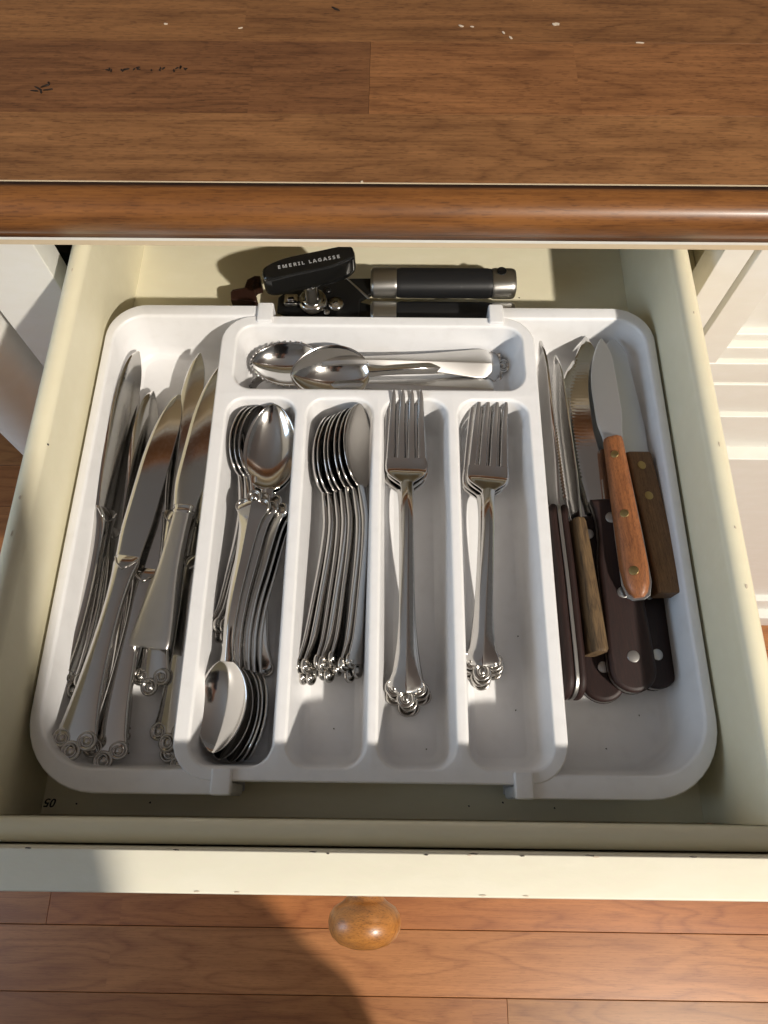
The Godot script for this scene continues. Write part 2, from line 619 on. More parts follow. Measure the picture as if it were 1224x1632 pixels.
# -- kitchen cabinet round the drawer
func build_cabinet() -> void:
	var c := thing("cabinet", "off-white painted kitchen cabinet with framed front behind the open drawer", "cabinet")
	var zf := -0.335
	var v := func(x, y, z): return Vector3(x, y, z)
	part("left_stile", boxes([[v.call(-0.0868, -0.64, zf - 0.022), v.call(-0.0310, 0.1235, zf)]]), M.white, c)
	part("right_stile", boxes([[v.call(0.4160, -0.64, zf - 0.022), v.call(0.4358, 0.1235, zf)]]), M.white, c)
	part("top_rail", boxes([[v.call(-0.0308, 0.1000, zf - 0.022), v.call(0.4158, 0.1235, zf - 0.0006)]]), M.white, c)
	part("lower_rail", boxes([[v.call(-0.0308, -0.06, zf - 0.022), v.call(0.4158, -0.022, zf - 0.0006)]]), M.white, c)
	part("left_side", boxes([[v.call(-0.0868, -0.64, -0.97), v.call(-0.068, 0.1235, zf - 0.0224)]]), M.white, c)
	part("right_side", boxes([[v.call(0.4300, -0.64, -0.97), v.call(0.4400, 0.1235, zf - 0.0224)]]), M.cream, c)
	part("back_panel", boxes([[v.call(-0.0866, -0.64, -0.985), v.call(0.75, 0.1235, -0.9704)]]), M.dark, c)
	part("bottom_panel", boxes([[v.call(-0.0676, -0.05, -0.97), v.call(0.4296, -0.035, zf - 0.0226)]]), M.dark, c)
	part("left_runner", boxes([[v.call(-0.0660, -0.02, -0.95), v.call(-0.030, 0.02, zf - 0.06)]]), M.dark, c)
	part("right_runner", boxes([[v.call(0.4080, -0.02, -0.95), v.call(0.4296, 0.03, zf - 0.035)]]), M.cream, c)
	# panelled bay to the right: stile, recessed panel, then ledges stepping out to the floor
	part("groove", boxes([[v.call(0.4360, -0.64, zf - 0.03), v.call(0.4396, 0.1235, zf - 0.007)]], 0.0005), M.cream, c)
	part("bay_stile", boxes([[v.call(0.4398, -0.033, zf - 0.022), v.call(0.4640, 0.1235, zf)]]), M.white, c)
	part("bay_panel", boxes([[v.call(0.4642, -0.014, zf - 0.03), v.call(0.98, 0.1235, zf - 0.016)]]), M.white, c)
	var steps := [[-0.0080, -0.0170, -0.0100], [-0.0172, -0.0330, -0.0040], [-0.0332, -0.0610, 0.0], [-0.0612, -0.1060, 0.0016], [-0.1062, -0.1640, 0.0060], [-0.1642, -0.6250, 0.0190], [-0.6252, -0.6720, 0.0290], [-0.6722, -0.7196, 0.0440]]
	var k := 0
	for s in steps:
		var x0 := 0.4400 if k > 1 else (0.4700 if k == 0 else 0.4642)
		part(["panel_moulding", "panel_moulding", "bay_rail", "bay_rail", "bay_rail", "bay_door", "base_moulding", "base_moulding"][k], boxes([[v.call(x0, s[1], zf - 0.022), v.call(0.98, s[0], zf + s[2])]], 0.0014), M.white, c)
		k += 1
	# mitred return of the moulding along the stile
	part("panel_moulding", boxes([[v.call(0.4641, -0.0078, zf - 0.022), v.call(0.4690, 0.1235, zf - 0.0095)]], 0.0014), M.white, c)
	# rounded corner post on the left
	var p := thing("corner_post", "pale rounded post standing left of the cabinet, near the left photo edge", "post")
	p.position = Vector3(-0.152, -0.72, -0.372)
	var s2 := Shape.new()
	s2.lathe([[0.058, 0.0], [0.058, 0.08], [0.052, 0.09], [0.047, 0.10], [0.046, 0.55], [0.046, 0.70], [0.050, 0.715], [0.053, 0.73], [0.050, 0.745], [0.044, 0.755], [0.044, 0.80], [0.052, 0.815], [0.052, 0.838]], 40)
	part("shaft", s2.done(), M.white, p)

# -- the open drawer
func bull(len_axis: String, a0: float, a1: float, c0: float, c1: float, y0: float, y1: float) -> ArrayMesh:
	# board with a rounded top, long along x or z
	var r := (c1 - c0) / 2
	var cm := (c0 + c1) / 2
	var loops := []
	for k in 5:
		var t := lerpf(a0, a1, k / 4.0)
		var l := PackedVector3Array()
		var pr := [[c0, y0], [c1, y0]]
		for j in 9:
			var a := PI * j / 8
			pr.append([cm + cos(a) * r, y1 - r + sin(a) * r])
		for q in pr:
			l.append(Vector3(t, q[1], q[0]) if len_axis == "x" else Vector3(q[0], q[1], t))
		loops.append(l)
	var s := Shape.new()
	s.loft(loops)
	return s.done()

func words(t: String, height: float, depth: float, spacing := 0.0) -> TextMesh:
	var f := SystemFont.new()
	f.font_names = PackedStringArray(["Droid Sans"])
	f.font_weight = 700
	var m := TextMesh.new()
	m.text = t
	var ff: Font = f
	if spacing > 0:
		var fv := FontVariation.new()
		fv.base_font = f
		fv.spacing_glyph = int(spacing)
		ff = fv
	m.font = ff
	m.font_size = 64
	m.pixel_size = maxf(height / 46.0, 0.0001)
	m.depth = depth
	m.curve_step = 2.0
	return m

func build_drawer() -> void:
	var d := thing("drawer", "cream painted wooden kitchen drawer pulled open, holding the cutlery tray", "drawer")
	part("bottom_panel", boxes([[Vector3(-0.002, -0.008, -0.62), Vector3(0.388, 0.0, 0.0052)]], 0.0004), M.cream, d)
	part("side_panel", bull("z", -0.64, 0.0050, -0.0127, 0.0, -0.014, 0.085), M.cream, d)
	part("side_panel", bull("z", -0.64, 0.0050, 0.386, 0.3987, -0.014, 0.085), M.cream, d)
	part("box_front", bull("x", -0.0135, 0.3995, 0.0053, 0.0164, -0.014, 0.085), M.cream, d)
	part("back_panel", boxes([[Vector3(0.0003, 0.0003, -0.632), Vector3(0.3857, 0.08, -0.622)]]), M.cream, d)
	part("front_panel", boxes([[Vector3(-0.046, -0.070, 0.0172), Vector3(0.432, 0.107, 0.0344)]], 0.0009), M.ivory, d)
	var s := Shape.new()
	s.lathe([[0.0001, 0.0], [0.0118, 0.0], [0.0126, 0.0012], [0.0122, 0.0032], [0.0104, 0.0046], [0.0098, 0.0066], [0.0120, 0.0088], [0.0165, 0.0114], [0.0188, 0.0146], [0.0195, 0.0180], [0.0190, 0.0216], [0.0172, 0.0250], [0.0135, 0.0280], [0.0080, 0.0299], [0.0001, 0.0306]], 48, Transform3D(Basis(Vector3.RIGHT, PI / 2), Vector3.ZERO))
	part("knob", s.done(), M.knob, d, Vector3(0.1915, 0.045, 0.0342)).scale = Vector3(0.93, 0.93, 0.96)
	# stamped numbers
	var t := part("stamp", words("05", 0.0042, 0.0002), M.ink, d, Vector3(0.0042, 0.00015, -0.0012))
	t.basis = Basis(Vector3(-1, 0, 0), Vector3(-0.25, 0, 1), Vector3(0, 1, 0))
	var t2 := part("stamp", words("04", 0.0042, 0.0002), M.ink, d, Vector3(0.38585, 0.0305, -0.2155))
	t2.basis = Basis(Vector3(0, 0, 1), Vector3(0, 1, 0), Vector3(-1, 0, 0))
	# specks and dents
	var nk := RandomNumberGenerator.new()
	nk.seed = 8
	for k in 8:
		var z := -0.02 - 0.33 * nk.randf()
		part("nick", blot(nk, 0.0003 + 0.0005 * nk.randf(), 0.0008 + 0.0016 * nk.randf(), 0.0), M.fleck, d, Vector3(0.39235 if k % 2 else -0.00635, 0.0851, z))
	for k in 9:
		part("nick", blot(nk, 0.0006 + 0.0012 * nk.randf(), 0.0003, 0.0), M.fleck if k % 4 else M.stain, d, Vector3(0.04 + 0.32 * nk.randf(), 0.1071, 0.0180 + 0.0154 * float(k % 2)))
	var rng := RandomNumberGenerator.new()
	rng.seed = 3
	for q in [[0.02, 0.0004, -0.0008], [0.25, 0.0003, -0.0024], [0.27, 0.0003, -0.0045], [0.30, 0.0003, -0.0019], [0.063, 0.0003, -0.002], [0.262, 0.0004, -0.365], [0.266, 0.0003, -0.390], [0.300, 0.0003, -0.385], [0.302, 0.0003, -0.372], [0.245, 0.0003, -0.40]]:
		part("speck", blot(rng, 0.0006, 0.0005, 0.4), M.ink, d, Vector3(q[0], 0.0002, q[2]))
	var sp := part("speck", blot(rng, 0.0009, 0.0006, 0.3), M.ink, d, Vector3(0.0002, 0.0795, -0.196))
	sp.rotation.z = -PI / 2
	for q in [[0.11, 0.0168], [0.045, 0.0168], [0.24, 0.0168], [0.335, 0.0168], [0.17, 0.0168], [0.29, 0.0168]]:
		part("speck", blot(rng, 0.0012 + 0.001 * rng.randf(), 0.0003, 0.05), M.stain, d, Vector3(q[0], 0.1072, q[1] + 0.0006))

# -- expandable cutlery tray
func outline(x0: float, x1: float, z0: float, z1: float, r: Array, inset: float, y: float, n := 7) -> PackedVector3Array:
	# corner order: back-left, front-left, front-right, back-right
	var l := PackedVector3Array()
	x0 += inset
	x1 -= inset
	z0 += inset
	z1 -= inset
	var cs := [[x0, z0, 1, 1, PI * 1.5], [x0, z1, 1, -1, PI], [x1, z1, -1, -1, PI * 0.5], [x1, z0, -1, 1, 0.0]]
	for k in 4:
		var rr := maxf(r[k] - inset, 0.0 if r[k] <= 0 else 0.0012)
		var cx: float = cs[k][0] + cs[k][2] * rr
		var cz: float = cs[k][1] + cs[k][3] * rr
		for j in n + 1:
			var a: float = cs[k][4] - PI / 2 * j / n
			# a measured so that the arc runs round the corner
			l.append(Vector3(cx + cos(a) * rr, y, cz + sin(a) * rr))
	return l

func build_tray() -> void:
	var t := thing("cutlery_tray", "white plastic expandable cutlery tray with sliding side trays inside the drawer", "cutlery tray")
	var top := 0.0437
	# centre tray
	var X0 := 0.0852
	var X1 := 0.2998
	var Z0 := -0.3178
	var Z1 := -0.0138
	var R := 0.021
	var s := Shape.new()
	var zd := -0.2552
	var cells := [
		[X0, X1, Z0, zd, [R, 0.0, 0.0, R], 0.0945, 0.2928, -0.3112, -0.2586],
		[X0, 0.14275, zd, Z1, [0.0, R, 0.0, 0.0], 0.0928, 0.1398, -0.2522, -0.0195],
		[0.14275, 0.19325, zd, Z1, [0.0, 0.0, 0.0, 0.0], 0.1460, 0.1906, -0.2522, -0.0195],
		[0.19325, 0.24275, zd, Z1, [0.0, 0.0, 0.0, 0.0], 0.1958, 0.2400, -0.2522, -0.0195],
		[0.24275, X1, zd, Z1, [0.0, 0.0, R, 0.0], 0.2456, 0.2932, -0.2522, -0.0195],
	]
	var inner := [[-0.0009, 0.0], [0.0004, -0.0005], [0.0011, -0.0022], [0.0036, -0.0270], [0.0045, -0.0312], [0.0062, -0.0338], [0.0090, -0.0348]]
	for c in cells:
		var loops := [outline(c[0], c[1], c[2], c[3], c[4], 0.0, top)]
		var fl: PackedVector3Array
		for p in inner:
			fl = outline(c[5], c[6], c[7], c[8], [0.0125, 0.0135, 0.0135, 0.0125], p[0], top + p[1])
			loops.append(fl)
		s.loft(loops, false)
		s.cap(fl, false)
	var skirt := []
	for p in [[0.0, 0.0], [-0.0008, -0.0007], [-0.0010, -0.0026], [0.0030, -0.0350], [0.0034, -0.0372]]:
		skirt.append(outline(X0, X1, Z0, Z1, [R, R, R, R], p[0], top + p[1]))
	s.loft(skirt, false)
	s.cap(skirt[-1], true)
	part("center_tray", s.done(false), M.plastic, t)
	top = 0.043
	var crumb := RandomNumberGenerator.new()
	crumb.seed = 12
	for q in [[0.3545, 0.0048, -0.0545], [0.3325, 0.0048, -0.0350], [0.0620, 0.0048, -0.0400], [0.1700, 0.0096, -0.0440], [0.2250, 0.0096, -0.0330], [0.2790, 0.0096, -0.0560], [0.2830, 0.0096, -0.1010], [0.0480, 0.0048, -0.0290]]:
		part("crumb", blot(crumb, 0.0005, 0.0004, q[0] * 40), M.stain, t, Vector3(q[0], q[1], q[2]))
	# sliding side trays: outer wall, lip, inner wall, floor; open towards the middle
	for side in 2:
		var st := Shape.new()
		var xo := 0.0028 if side == 0 else 0.3842
		var xi := 0.0088 if side == 0 else 0.3780
		var xe := 0.1185 if side == 0 else 0.2700
		var rows := []
		for p in [[1, 0.0030, -0.0400], [1, 0.0004, -0.0060], [1, 0.0, -0.0014], [1, 0.0009, 0.0], [0, -0.0011, 0.0], [0, 0.0002, -0.0006], [0, 0.0010, -0.0024], [0, 0.0040, -0.0300], [0, 0.0052, -0.0350], [0, 0.0075, -0.0378], [0, 0.0110, -0.0388]]:
			var l: PackedVector3Array
			if p[0] == 1:
				l = outline(minf(xo, xe), maxf(xo, xe), -0.3283, -0.0060, [0.027, 0.042, 0.0, 0.0] if side == 0 else [0.0, 0.0, 0.042, 0.027], p[1], top + p[2], 10)
			else:
				l = outline(minf(xi, xe), maxf(xi, xe), -0.3190, -0.0180, [0.021, 0.033, 0.0, 0.0] if side == 0 else [0.0, 0.0, 0.033, 0.021], p[1], top + p[2], 10)
			var use := PackedVector3Array()
			var n := 11
			if side == 0:
				use.append(Vector3(xe, l[0].y, l[0].z))
				use.append_array(l.slice(0, 2 * n))
				use.append(Vector3(xe, l[0].y, l[2 * n - 1].z))
			else:
				use.append(Vector3(xe, l[0].y, l[2 * n].z))
				use.append_array(l.slice(2 * n, 4 * n))
				use.append(Vector3(xe, l[0].y, l[4 * n - 1].z))
			rows.append(use)
		st.loft(rows, false, false)
		st.cap(rows[-1], false)
		st.cap(rows[0], true)
		var tr := part("side_tray", st.done(false), M.plastic, t)
		# hooks over the centre tray's rim, front and back
		var a := 0.1078 if side == 0 else 0.2706
		var b := 0.1188 if side == 0 else 0.2816
		if side == 1:
			a = 0.2698
			b = 0.2800
		var fa := a - 0.0065 if side == 0 else b + 0.0001
		part("hook_step", boxes([[Vector3(fa, 0.0060, -0.0182), Vector3(fa + 0.0064, 0.0420, -0.0130)]], 0.0008), M.plastic, tr)
		part("hook", boxes([[Vector3(a, 0.0405, -0.0196), Vector3(b, 0.0462, -0.0057)], [Vector3(a + 0.0004, 0.008, -0.0128), Vector3(b - 0.0004, 0.0412, -0.0062)]], 0.0011), M.plastic, tr)
		part("hook", boxes([[Vector3(a, 0.0405, -0.3286), Vector3(b, 0.0462, -0.3125)], [Vector3(a + 0.0004, 0.008, -0.3280), Vector3(b - 0.0004, 0.0412, -0.3192)]], 0.0011), M.plastic, tr)

# -- can opener behind the tray
func grip(x0: float, x1: float, hy: float, hz: float, steps: Array) -> ArrayMesh:
	var loops := []
	for st in steps:
		var l := PackedVector3Array()
		for k in 20:
			var a := TAU * k / 20
			var ca := cos(a)
			var sa := sin(a)
			l.append(Vector3(lerpf(x0, x1, st[0]), signf(sa) * pow(absf(sa), 0.8) * hy * st[1], signf(ca) * pow(absf(ca), 0.8) * hz * st[1]))
		loops.append(l)
	var s := Shape.new()
	s.loft(loops)
	return s.done()

func build_opener() -> void:
	var o := thing("can_opener", "black handheld can opener with steel-capped grips lying behind the tray", "can opener")
	o.position = Vector3(0.19, 0.0, -0.355)
	var z1 := -0.0115
	var y1 := 0.0225
	part("grip", grip(0.0155, 0.0870, 0.0090, 0.0112, [[0, 0.94], [0.05, 1.0], [0.5, 1.0], [0.95, 1.0], [1, 0.94]]), M.black, o, Vector3(0, y1, z1))
	part("ferrule", grip(-0.0040, 0.0154, 0.0091, 0.0115, [[0, 0.80], [0.06, 0.95], [0.15, 1.0], [0.9, 1.0], [1, 0.97]]), M.dull, o, Vector3(0, y1, z1))
	var e := part("end_cap", grip(0.0871, 0.1045, 0.0091, 0.0115, [[0, 0.97], [0.1, 1.0], [0.8, 1.0], [0.94, 0.95], [1, 0.86]]), M.dull, o, Vector3(0, y1, z1))
	var h := Shape.new()
	h.lathe([[0.0001, 0.0], [0.0034, 0.0], [0.0036, 0.0006], [0.0030, 0.0008], [0.0026, 0.0002], [0.0001, 0.0002]], 20)
	part("hanging_hole", h.done(), M.black_gloss, e, Vector3(0.0935, 0.0089, -0.004))
	part("grip", grip(0.0155, 0.0870, 0.0080, 0.0098, [[0, 0.94], [0.05, 1.0], [0.95, 1.0], [1, 0.94]]), M.black, o, Vector3(0, 0.0135, 0.0110))
	part("ferrule", grip(-0.0040, 0.0154, 0.0081, 0.0101, [[0, 0.8], [0.08, 0.97], [0.15, 1.0], [1, 0.97]]), M.dull, o, Vector3(0, 0.0135, 0.0110))
	part("end_cap", grip(0.0871, 0.1040, 0.0081, 0.0101, [[0, 0.97], [0.8, 1.0], [0.94, 0.95], [1, 0.86]]), M.dull, o, Vector3(0, 0.0135, 0.0110))
	var s := Shape.new()
	s.plate(PackedVector2Array([Vector2(-0.073, 0.003), Vector2(-0.066, -0.004), Vector2(-0.040, -0.012), Vector2(-0.020, -0.0155), Vector2(-0.002, -0.0160), Vector2(0.002, -0.010), Vector2(-0.002, -0.002), Vector2(-0.012, 0.005), Vector2(-0.012, 0.019), Vector2(-0.03, 0.021), Vector2(-0.060, 0.021), Vector2(-0.073, 0.016)]), 0.019, 0.0225, 0.0008)
	part("body_plate", s.done(), M.black_plate, o)
	s = Shape.new()
	s.plate(PackedVector2Array([Vector2(-0.066, 0.004), Vector2(-0.030, -0.004), Vector2(0.0, 0.004), Vector2(0.0, 0.018), Vector2(-0.055, 0.019), Vector2(-0.066, 0.015)]), 0.011, 0.0155, 0.0008)
	part("body_plate", s.done(), M.black_plate, o)
	s = Shape.new()
	s.plate(PackedVector2Array([Vector2(-0.0235, -0.0155), Vector2(-0.022, -0.0155), Vector2(-0.004, 0.0040), Vector2(-0.006, 0.0045)]), 0.0226, 0.0236, 0.0003)
	part("spring", s.done(), M.dull, o)
	# hook of the bottle opener
	s = Shape.new()
	s.plate(PackedVector2Array([Vector2(-0.0885, -0.0195), Vector2(-0.0930, -0.0198), Vector2(-0.0985, -0.016), Vector2(-0.1000, -0.0085), Vector2(-0.1085, -0.0065), Vector2(-0.1100, -0.004), Vector2(-0.1090, 0.0035), Vector2(-0.0900, 0.0050), Vector2(-0.0905, -0.002), Vector2(-0.0945, -0.010), Vector2(-0.0925, -0.0145), Vector2(-0.0885, -0.0160)]), 0.0, 0.0160, 0.001)
	part("bottle_opener_hook", s.done(), M.brown_steel, o, Vector3(0, 0.004, 0))
	# turning crank: a bar with rounded, slightly swept ends
	s = Shape.new()
	var loops := []
	for r in [[0.0, 0.93, 0.0], [0.0020, 0.985, 0.0], [0.0050, 1.0, 0.0], [0.0150, 1.0, 0.0], [0.0175, 0.975, 0.0], [0.0185, 0.90, 0.0]]:
		var l := PackedVector3Array()
		for k in 40:
			var t := TAU * k / 40
			var cx := signf(cos(t)) * pow(absf(cos(t)), 0.55) * 0.0335
			var cz := signf(sin(t)) * pow(absf(sin(t)), 0.55) * 0.0082
			cz += 0.0000 + 2.6 * cx * absf(cx) * -1.0 * 1.1
			l.append(Vector3(cx * r[1], r[0], cz * r[1]))
		loops.append(l)
	s.loft(loops)
	var cr := part("crank", s.done(), M.black_gloss, o, Vector3(-0.0465, 0.0425, 0.0035))
	cr.rotation.y = 0.235
	var tm := words("EMERIL LAGASSE", 0.0046, 0.0002, 12.0)
	var tx := part("lettering", tm, M.letter, cr, Vector3(0.0002, 0.0186, 0.0005))
	tx.basis = Basis(Vector3(0.66, 0, 0), Vector3(0, 0, -0.60), Vector3(0, 1, 0))
	s = Shape.new()
	s.lathe([[0.0001, 0.0], [0.0105, 0.0], [0.0112, 0.002], [0.0105, 0.0045], [0.0085, 0.0060], [0.0055, 0.0065], [0.0050, 0.0200], [0.0001, 0.0205]], 28)
	part("drive_gear", s.done(), M.chrome, o, Vector3(-0.0465, 0.0226, 0.0085))
	s = Shape.new()
	s.lathe([[0.0001, 0.0], [0.0058, 0.0], [0.0062, 0.0012], [0.0050, 0.0030], [0.0036, 0.0026], [0.0032, 0.0040], [0.0001, 0.0044]], 24)
	part("cutting_wheel", s.done(), M.chrome, o, Vector3(-0.0295, 0.0226, 0.0098))
	part("nut", boxes([[Vector3(-0.0052, 0.0, -0.0050), Vector3(0.0052, 0.0055, 0.0050)], [Vector3(-0.0028, 0.0056, -0.0028), Vector3(0.0028, 0.0080, 0.0028)]], 0.0012), M.chrome, o, Vector3(-0.0625, 0.0226, 0.0085))
	s = Shape.new()
	s.lathe([[0.0001, 0.0], [0.0026, 0.0], [0.0026, 0.0012], [0.0016, 0.0020], [0.0001, 0.0022]], 18)
	var rv := s.done()
	part("rivet", rv, M.chrome, o, Vector3(-0.036, 0.0226, 0.0170))
	part("rivet", rv, M.black_plate, o, Vector3(-0.036, 0.0226, -0.0030))

# ---------------------------------------------------------------- cutlery
# Every piece lies along local x: tip at 0, handle end at its length; y is up, z across.
func sheet(s: Shape, x0: float, x1: float, n: int, wid: Callable, hgt: Callable, dish: Callable, thick: Callable, nu := 12, capped := true) -> void:
	var loops := []
	for k in n + 1:
		var t := float(k) / n
		var x := lerpf(x0, x1, t)
		var w: float = wid.call(x)
		var y: float = hgt.call(x)
		var d: float = dish.call(x)
		var th: float = thick.call(x)
		var l := PackedVector3Array()
		for j in nu + 1:
			var u := -1.0 + 2.0 * j / nu
			var edge := 0.25 * th * pow(absf(u), 8)
			l.append(Vector3(x, y - d * (1.0 - pow(absf(u), 1.9)) - edge, u * w))
		for j in nu + 1:
			var u := 1.0 - 2.0 * j / nu
			var edge := 0.25 * th * pow(absf(u), 8)
			l.append(Vector3(x, y - th - d * (1.0 - pow(absf(u), 1.9)) + edge, u * w))
		loops.append(l)
	s.loft(loops, capped)

func oval(u: float, blunt: float) -> float:
	return pow(maxf(0.0, 1.0 - pow(absf(u), 2.0)), blunt)

func spiral_lobe(s: Shape, c: Vector3, r: float, hand: float, turn: float) -> void:
	s.lathe([[0.0002, -0.0012], [r * 0.90, -0.0012], [r, -0.0005], [r, 0.0004], [r * 0.95, 0.0011], [r * 0.86, 0.0014], [r * 0.74, 0.0013], [r * 0.62, 0.0005], [r * 0.50, 0.0002], [r * 0.42, 0.0006], [r * 0.36, 0.0013], [r * 0.22, 0.0017], [0.0002, 0.0018]], 24, Transform3D(Basis.IDENTITY, c))
	var p := PackedVector3Array()
	for k in 9:
		var t := k / 8.0
		var a := turn + hand * t * 2.4
		var rr := r * lerpf(0.74, 0.36, t)
		p.append(c + Vector3(cos(a) * rr, 0.0008, sin(a) * rr))
	s.tube(p, r * 0.13, 5, 0.2)

func scroll_end(l: float, k: float, y: float) -> ArrayMesh:
	# three curled lobes at the end of a handle
	var s := Shape.new()
	spiral_lobe(s, Vector3(l - 0.0112 * k, y - 0.0002, -0.0068 * k), 0.0052 * k, 1.0, 0.6)
	spiral_lobe(s, Vector3(l - 0.0112 * k, y - 0.0002, 0.0068 * k), 0.0052 * k, -1.0, -0.6)
	spiral_lobe(s, Vector3(l - 0.0053 * k, y + 0.0002, 0.0), 0.0053 * k, 1.0, 2.2)
	return s.done()

func handle_mesh(x0: float, x1: float, wtab: Array, ytab: Array, ttab: Array, crown: float) -> ArrayMesh:
	# bar with a low ridge along its middle
	var loops := []
	var n := 34
	for k in n + 1:
		var x := lerpf(x0, x1, float(k) / n)
		var w := along(wtab, x)
		var y := along(ytab, x)
		var th := along(ttab, x)
		var cw := crown * clampf(w / 0.004, 0.6, 1.6)
		var l := PackedVector3Array()
		for q in [[-1.0, -0.30], [-0.90, -0.02], [-0.06, 1.0], [0.06, 1.0], [0.90, -0.02], [1.0, -0.30]]:
			l.append(Vector3(x, y + (cw * q[1] if q[1] > 0 else th * q[1]), q[0] * w))
		for q in [[0.97, -0.75], [0.75, -1.0], [-0.75, -1.0], [-0.97, -0.75]]:
			l.append(Vector3(x, y + th * q[1], q[0] * w))
		loops.append(l)
	var s := Shape.new()
	s.loft(loops)
	return s.done()

func spoon_meshes(L: float, Lb: float, W: float, depth: float, scroll := true) -> Dictionary:
	var yt := [[0.0, 0.0], [Lb * 0.5, -0.0008], [Lb * 0.9, 0.0010], [Lb + 0.010, 0.0046], [Lb + 0.022, 0.0066], [Lb + 0.040, 0.0064], [L * 0.72, 0.0038], [L, 0.0006]]
	var nk := 0.0034
	var hw := [[Lb - 0.004, 0.0046], [Lb + 0.006, nk], [Lb + 0.02, 0.0035], [L * 0.70, 0.0048], [L * 0.86, 0.0072], [L - 0.0116, 0.0108], [L - 0.0088, 0.0066]]
	if not scroll:
		hw = [[Lb - 0.004, 0.0044], [Lb + 0.006, 0.0030], [Lb + 0.03, 0.0032], [L * 0.70, 0.0062], [L * 0.88, 0.0098], [L - 0.008, 0.0112], [L - 0.002, 0.0095], [L, 0.0070]]
	var s := Shape.new()
	var wid := func(x):
		var t := pow(clampf(x / Lb, 0.0, 1.0), 1.13)
		return maxf(W * pow(maxf(0.0, 1.0 - pow(2 * t - 1, 2)), 0.52), 0.0034 * smoothstep(Lb * 0.8, Lb, x) + 0.0002)
	var dish := func(x):
		var t := clampf(x / Lb, 0.0, 1.0)
		return depth * pow(maxf(0.0, 1.0 - pow(2 * t - 1, 2)), 0.75)
	# stations crowd towards both ends of the bowl
	var loops := []
	var n := 40
	var nu := 16
	for k in n + 1:
		var x := Lb * (0.5 - 0.5 * cos(PI * k / n))
		var w: float = wid.call(x)
		var d: float = dish.call(x)
		var y := along(yt, x)
		var th := 0.0014
		var l := PackedVector3Array()
		for j in nu + 1:
			var u := -1.0 + 2.0 * j / nu
			l.append(Vector3(x, y - d * (1.0 - pow(absf(u), 1.9)), u * w))
		for j in nu + 1:
			var u := 1.0 - 2.0 * j / nu
			l.append(Vector3(x, y - th - d * (1.0 - pow(absf(u), 1.9)), u * (w - 0.0001)))
		loops.append(l)
	s.loft(loops)
	var out := {"bowl": s.done()}
	var end := L - 0.0088 if scroll else L
	out["handle"] = handle_mesh(Lb - 0.0012, end, hw, yt, [[Lb - 0.002, 0.0018], [Lb + 0.015, 0.0034], [L * 0.7, 0.0024], [L, 0.0018]], 0.0012)
	if scroll:
		out["scroll_end"] = scroll_end(L, 1.0, 0.0002)
	return out

func fork_meshes(L: float, k: float) -> Dictionary:
	# k scales the head
	var lt := 0.0455 * k
	var lh := 0.0660 * k
	var yt := [[0.0, 0.0], [lt * 0.5, -0.0065 * k], [lt, -0.0078 * k], [lt + 0.009, -0.0074], [lh - 0.003, -0.0036], [lh + 0.010, 0.0024], [lh + 0.028, 0.0055], [L * 0.72, 0.0040], [L, 0.0006]]
	var s := Shape.new()
	var wroot := [[lt, 0.0132 * k], [lt + 0.007 * k, 0.0138 * k], [lt + 0.0115 * k, 0.0126 * k], [lt + 0.0155 * k, 0.0085 * k], [lt + 0.0185 * k, 0.0048 * k], [lh + 0.0005, 0.0040]]
	sheet(s, lt, lh, 22, func(x): return along(wroot, x), func(x): return along(yt, x), func(x): return 0.0014 * k * (1.0 - smoothstep(lt, lh, x) * 0.6), func(x): return 0.0019, 12)
	var out := {"head": s.done()}
	s = Shape.new()
	for q in 4:
		var loops := []
		for j in 15:
			var t := j / 14.0
			var x := lt * t
			var half := lerpf(0.0105, 0.0132, t) * k
			var gap := lerpf(0.0030, 0.0019, t) * k
			var wt := (2 * half - 3 * gap) / 4
			var zc := -half + wt * (q + 0.5) + gap * q
			var w2 := wt / 2 * (1.0 if t > 0.12 else sqrt(maxf(0.08, t / 0.12)))
			var y := along(yt, x)
			var uu := zc / half
			y -= 0.0014 * k * (1.0 - uu * uu) * t
			var th := lerpf(0.0013, 0.0019, t)
			var l := PackedVector3Array()
			for c in [[-1.0, -0.3], [-0.7, 0.0], [0.7, 0.0], [1.0, -0.3], [1.0, -0.75], [0.7, -1.0], [-0.7, -1.0], [-1.0, -0.75]]:
				l.append(Vector3(x - 0.0, y + c[1] * th, zc + c[0] * w2))
			loops.append(l)
		s.loft(loops)
	out["tines"] = s.done()
	out["handle"] = handle_mesh(lh - 0.0022, L - 0.0090 * k, [[lh - 0.003, 0.0044 * k], [lh + 0.008, 0.0036], [L * 0.6, 0.0040], [L * 0.78, 0.0052], [L * 0.90, 0.0082 * k], [L - 0.0122 * k, 0.0112 * k], [L - 0.0090 * k, 0.0070 * k]], yt, [[lh - 0.002, 0.0022], [lh + 0.02, 0.0036], [L * 0.7, 0.0026], [L, 0.0019]], 0.0013)
	out["scroll_end"] = scroll_end(L, 1.06 * k, 0.0002)
	return out

